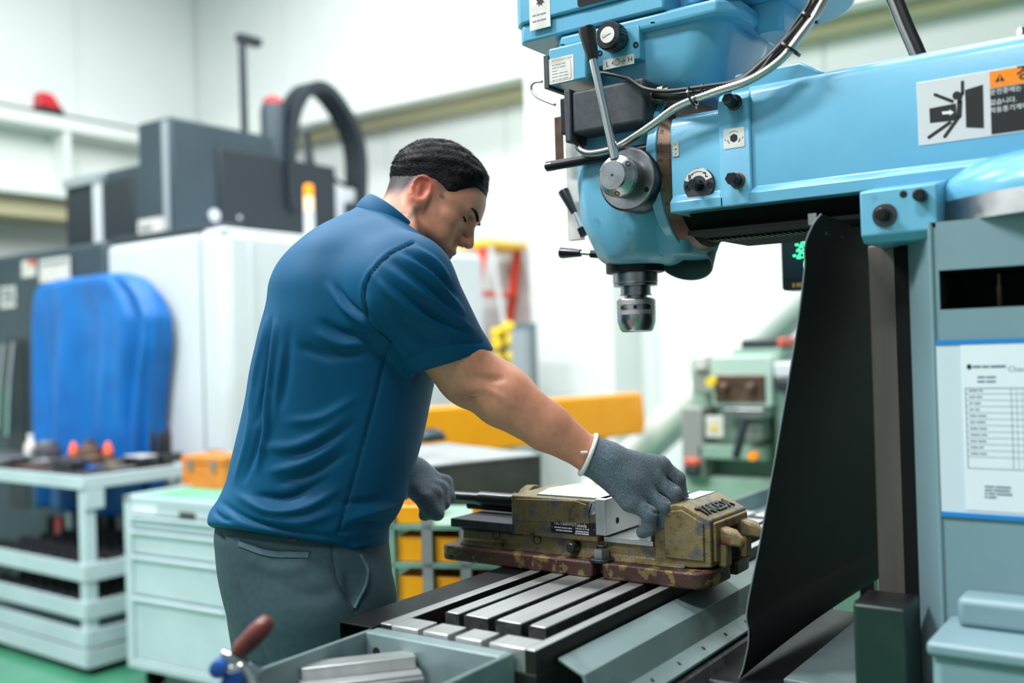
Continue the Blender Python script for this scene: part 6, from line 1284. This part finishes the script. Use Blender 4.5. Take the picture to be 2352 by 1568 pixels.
tV, tF = nets(trouser_sdf, (-0.56, 1.46, 0.03), (-0.02, 2.02, 1.06), 0.0055)
tV = relax(tV, tF, 2, 0.5); tW = tV@TOSHOP; tN = vnorm(tW, tF)
tW = folds(tW, tN, [(z6((60, 760), (100, 900), (160, 1080), (240, 1300), (320, 1480)), 7, -0.006, False), (z6((660, 830), (670, 930), (700, 1040), (770, 1150), (785, 1210)), 5, -0.004, True), (z6((810, 880), (855, 960), (840, 1050), (785, 1170)), 5, 0.005, True), (z6((740, 960), (770, 1080), (800, 1140)), 14, -0.010, True), (z6((200, 900), (380, 960), (560, 920)), 16, 0.004, True), (z6((430, 1060), (560, 1100), (700, 1060)), 20, -0.004, True), (z6((150, 800), (330, 860), (540, 890)), 4, -0.002, True)])
mat('trouser_grey', (44, 70, 78), 0.85, 0, (38, 61, 69), 90, 0.3, 0.7, bump=0.25, bscale=1500, bdist=0.0008)
trs = mesh_of('trousers', tW, tF, 'trouser_grey', worker)
ttree = bvh(tW, tF); mat('trouser_light', (66, 94, 102), 0.85, 0, (56, 82, 90), 60); mat('trouser_dark', (26, 44, 52), 0.9)
def band(tree, top, bot, m, par, name, off=0.0012, th=0.0012):
    A, B_ = drape(tree, px_curve(top), off), drape(tree, px_curve(bot), off)
    n = min(len(A), len(B_))
    if n > 2: return MB().sheet([[A[i], B_[i]] for i in range(n)], th).build(name, m, par, smooth=60)
band(ttree, z6((165, 800), (330, 850), (540, 862)), z6((160, 830), (320, 885), (535, 896)), 'trouser_light', trs, 'back_pocket_welt')
band(ttree, z6((172, 796), (330, 843), (545, 856)), z6((168, 804), (330, 851), (543, 863)), 'trouser_dark', trs, 'pocket_slit', 0.0016)
pth = drape(ttree, px_curve(z6((815, 880), (855, 960), (840, 1050), (785, 1165))), 0.001)
if len(pth) > 3: MB().tube(pth, 0.0028, 8).build('pocket_edge', 'trouser_light', trs)
pth = drape(ttree, px_curve(z6((655, 815), (662, 900), (690, 1020), (740, 1100), (780, 1180))), 0.0)
if len(pth) > 3: MB().tube(pth, 0.0012, 6).build('side_seam', 'trouser_dark', trs)
tg_ = drape(ttree, z6((452, 796)), 0.001)
if tg_: MB().obox(tg_[0], (0.015, 0.002, 0.004), RT, az=UP).build('waist_tag', 'brown_grip', trs, bevel=0.0012)
# --- shoes
mat('shoe', (30, 30, 33), 0.5)
for K in (RK, LK):
    c = np.array((K[0]-0.03, K[1], 0)); R_ = []
    for x, h, w in ((-0.10, 0.03, 0.02), (-0.095, 0.07, 0.038), (-0.03, 0.10, 0.042), (0.05, 0.085, 0.046), (0.12, 0.06, 0.05), (0.17, 0.045, 0.04), (0.185, 0.02, 0.015)):
        d = np.array((0.82, 0.57, 0)); n_ = np.array((-0.57, 0.82, 0)); R_.append([(c+d*x+n_*w*a+UP*(h*b+0.0))@TOSHOP for a, b in ((-1, 0), (-1, 0.6), (-0.5, 1), (0.5, 1), (1, 0.6), (1, 0))])
    MB().rings(R_).build('shoe', 'shoe', worker, smooth=60)
# --- gloves
def knit(name, c1, c2):
    m = bpy.data.materials.new(name); m.use_nodes = True; N = m.node_tree.nodes; L = m.node_tree.links; b = N['Principled BSDF']; b.inputs['Roughness'].default_value = 0.9; b.inputs['Sheen Weight'].default_value = 0.2
    tc = N.new('ShaderNodeTexCoord'); mp = N.new('ShaderNodeMapping'); mp.inputs['Rotation'].default_value = (0.3, 0.5, 0.9); L.new(tc.outputs['Object'], mp.inputs[0])
    w1 = N.new('ShaderNodeTexWave'); w1.bands_direction = 'X'; w1.inputs['Scale'].default_value = 110; w1.inputs['Distortion'].default_value = 1.2; w1.inputs['Detail Scale'].default_value = 30; L.new(mp.outputs[0], w1.inputs[0])
    w2 = N.new('ShaderNodeTexWave'); w2.bands_direction = 'Z'; w2.inputs['Scale'].default_value = 130; w2.inputs['Distortion'].default_value = 1.2; w2.inputs['Detail Scale'].default_value = 30; L.new(mp.outputs[0], w2.inputs[0])
    mu = N.new('ShaderNodeMath'); mu.operation = 'MULTIPLY'; L.new(w1.outputs[1], mu.inputs[0]); L.new(w2.outputs[1], mu.inputs[1])
    n = N.new('ShaderNodeTexNoise'); n.inputs['Scale'].default_value = 320; L.new(tc.outputs['Object'], n.inputs[0]); ad = N.new('ShaderNodeMath'); ad.operation = 'ADD'; L.new(mu.outputs[0], ad.inputs[0]); L.new(n.outputs[0], ad.inputs[1])
    r = N.new('ShaderNodeValToRGB'); r.color_ramp.elements[0].position = 0.35; r.color_ramp.elements[1].position = 1.0; r.color_ramp.elements[0].color = lin(c1); r.color_ramp.elements[1].color = lin(c2); L.new(ad.outputs[0], r.inputs[0]); L.new(r.outputs[0], b.inputs['Base Color'])
    bp = N.new('ShaderNodeBump'); bp.inputs['Strength'].default_value = 0.6; bp.inputs['Distance'].default_value = 0.0015; L.new(ad.outputs[0], bp.inputs['Height']); L.new(bp.outputs[0], b.inputs['Normal']); MATS[name] = m
knit('glove_knit', (58, 72, 84), (122, 140, 152)); mat('cuff_white', (235, 236, 234), 0.9, bump=0.4, bscale=500)
def pg(x, y, d): return pc(x, y, d-0.062)
FG = [('index', (1515, 1070, 1.722), (1554, 1100, 1.725), (1562, 1142, 1.730), (1548, 1165, 1.735), 0.0142), ('middle', (1497, 1098, 1.705), (1545, 1133, 1.702), (1548, 1176, 1.708), (1532, 1195, 1.715), 0.0145), ('ring', (1474, 1127, 1.688), (1522, 1162, 1.682), (1522, 1200, 1.69), (1505, 1215, 1.70), 0.0140), ('pinky', (1447, 1150, 1.672), (1492, 1180, 1.664), (1490, 1212, 1.675), (1476, 1222, 1.69), 0.0125)]
CW = pg(1362, 1032, 1.69); CW2 = pg(1340, 1058, 1.685)
def glove_sdf(P):
    w0 = pg(1352, 1044, 1.69); w1 = pg(1385, 1058, 1.69)
    d = cone(P, w0, w1, 0.0345, 0.033)
    n_ = (w1-w0)/np.linalg.norm(w1-w0); d = np.maximum(d, -(P-w0)@n_)
    for i, (_n, a, b, c, e, r) in enumerate(FG):
        m0 = pg(*a); d = smin(d, cone(P, w1+(m0-w1)*0.15, m0, 0.027 if i in (1, 2) else 0.024, 0.0185), 0.016)
    d = smin(d, ell(P, pg(1430, 1100, 1.688), (0.040, 0.030, 0.024), np.array([[0.86, 0.0, -0.5], [0, 1, 0], [0.5, 0, 0.86]])), 0.015)
    # thumb on the far side, closing against the fingers
    th = chain(P, [pg(1430, 1085, 1.72), pg(1478, 1120, 1.755), pg(1520, 1150, 1.76), pg(1535, 1172, 1.745)], [0.018, 0.0165, 0.0145, 0.013], 0.006); d = smin(d, th, 0.012)
    fs = None
    for _n, a, b, c, e, r in FG:
        g = chain(P, [pg(*a), pg(*b), pg(*c), pg(*e)], [r*1.08, r*1.02, r*0.96, r*0.85], 0.004); fs = g if fs is None else smin(fs, g, 0.0018)
    return smin(d, fs, 0.006)
gV, gF = nets(glove_sdf, pg(1300, 1260, 1.62)-np.array((0, 0.04, 0)), pg(1600, 980, 1.80)+np.array((0.01, 0.03, 0.01)), 0.0020)
gV = relax(gV, gF, 1, 0.4); gW = gV@TOSHOP; gN = vnorm(gW, gF)
ribs = [([(1345+i*7.2, 1070-i*10.5), (1395+i*4, 1098-i*10.5)], 2.6, 0.0010, True) for i in range(7)]
gW = folds(gW, gN, ribs+[([(1532, 1098), (1545, 1112), (1556, 1118)], 3.5, -0.0045, True), ([(1510, 1132), (1528, 1146), (1540, 1152)], 3.5, -0.0045, True), ([(1486, 1162), (1502, 1175), (1514, 1180)], 3.5, -0.0045, True), ([(1400, 1120), (1440, 1160), (1470, 1180)], 10, 0.002, True)])
glv = mesh_of('glove', gW, gF, 'glove_knit', worker)
cw_n = np.array(pg(1385, 1058, 1.69))-pg(1352, 1044, 1.69); cw_n /= np.linalg.norm(cw_n); cwc = pg(1351, 1043.5, 1.69)
ta = np.cross(cw_n, (0, 1.0, 0)); ta /= np.linalg.norm(ta); tb2 = np.cross(cw_n, ta)
MB().tube([(cwc+0.0345*(math.cos(t)*ta+math.sin(t)*tb2))@TOSHOP for t in np.linspace(0, 2*math.pi, 41)], 0.0038, 10, cap=False).build('cuff_edge', 'cuff_white', glv)
MB().tube([(pc(1349, 1038, 1.593))@TOSHOP, (pc(1334, 1039, 1.592))@TOSHOP], 0.0022, 8).build('cuff_thread', 'cuff_white', glv)
# left glove at the vise handle
LF = [((985, 1098, 1.905), (1022, 1108, 1.885), (1030, 1140, 1.875), (1012, 1160, 1.87)), ((978, 1108, 1.885), (1012, 1122, 1.862), (1018, 1155, 1.858), (1000, 1170, 1.86)), ((968, 1118, 1.87), (1000, 1135, 1.845), (1004, 1165, 1.845), (988, 1178, 1.85)), ((958, 1126, 1.86), (985, 1146, 1.835), (990, 1172, 1.838), (975, 1182, 1.845))]
def lglove_sdf(P):
    d = cone(P, LWR, pc(965, 1098, 1.90), 0.034, 0.03)
    for a, b, c, e in LF:
        d = smin(d, cone(P, pc(950, 1090, 1.90), pc(*a), 0.026, 0.018), 0.015); d = smin(d, chain(P, [pc(*a), pc(*b), pc(*c), pc(*e)], [0.0165, 0.0145, 0.013, 0.0115], 0.004), 0.006)
    return smin(d, chain(P, [pc(955, 1110, 1.88), pc(975, 1150, 1.84), pc(1005, 1180, 1.83)], [0.019, 0.016, 0.013]), 0.012)
lV, lF = nets(lglove_sdf, pc(880, 1230, 1.80)-np.array((0, 0.02, 0)), pc(1060, 1020, 1.97)+np.array((0.02, 0.04, 0.02)), 0.003)
mesh_of('glove', relax(lV, lF, 1, 0.4)@TOSHOP, lF, 'glove_knit', worker)
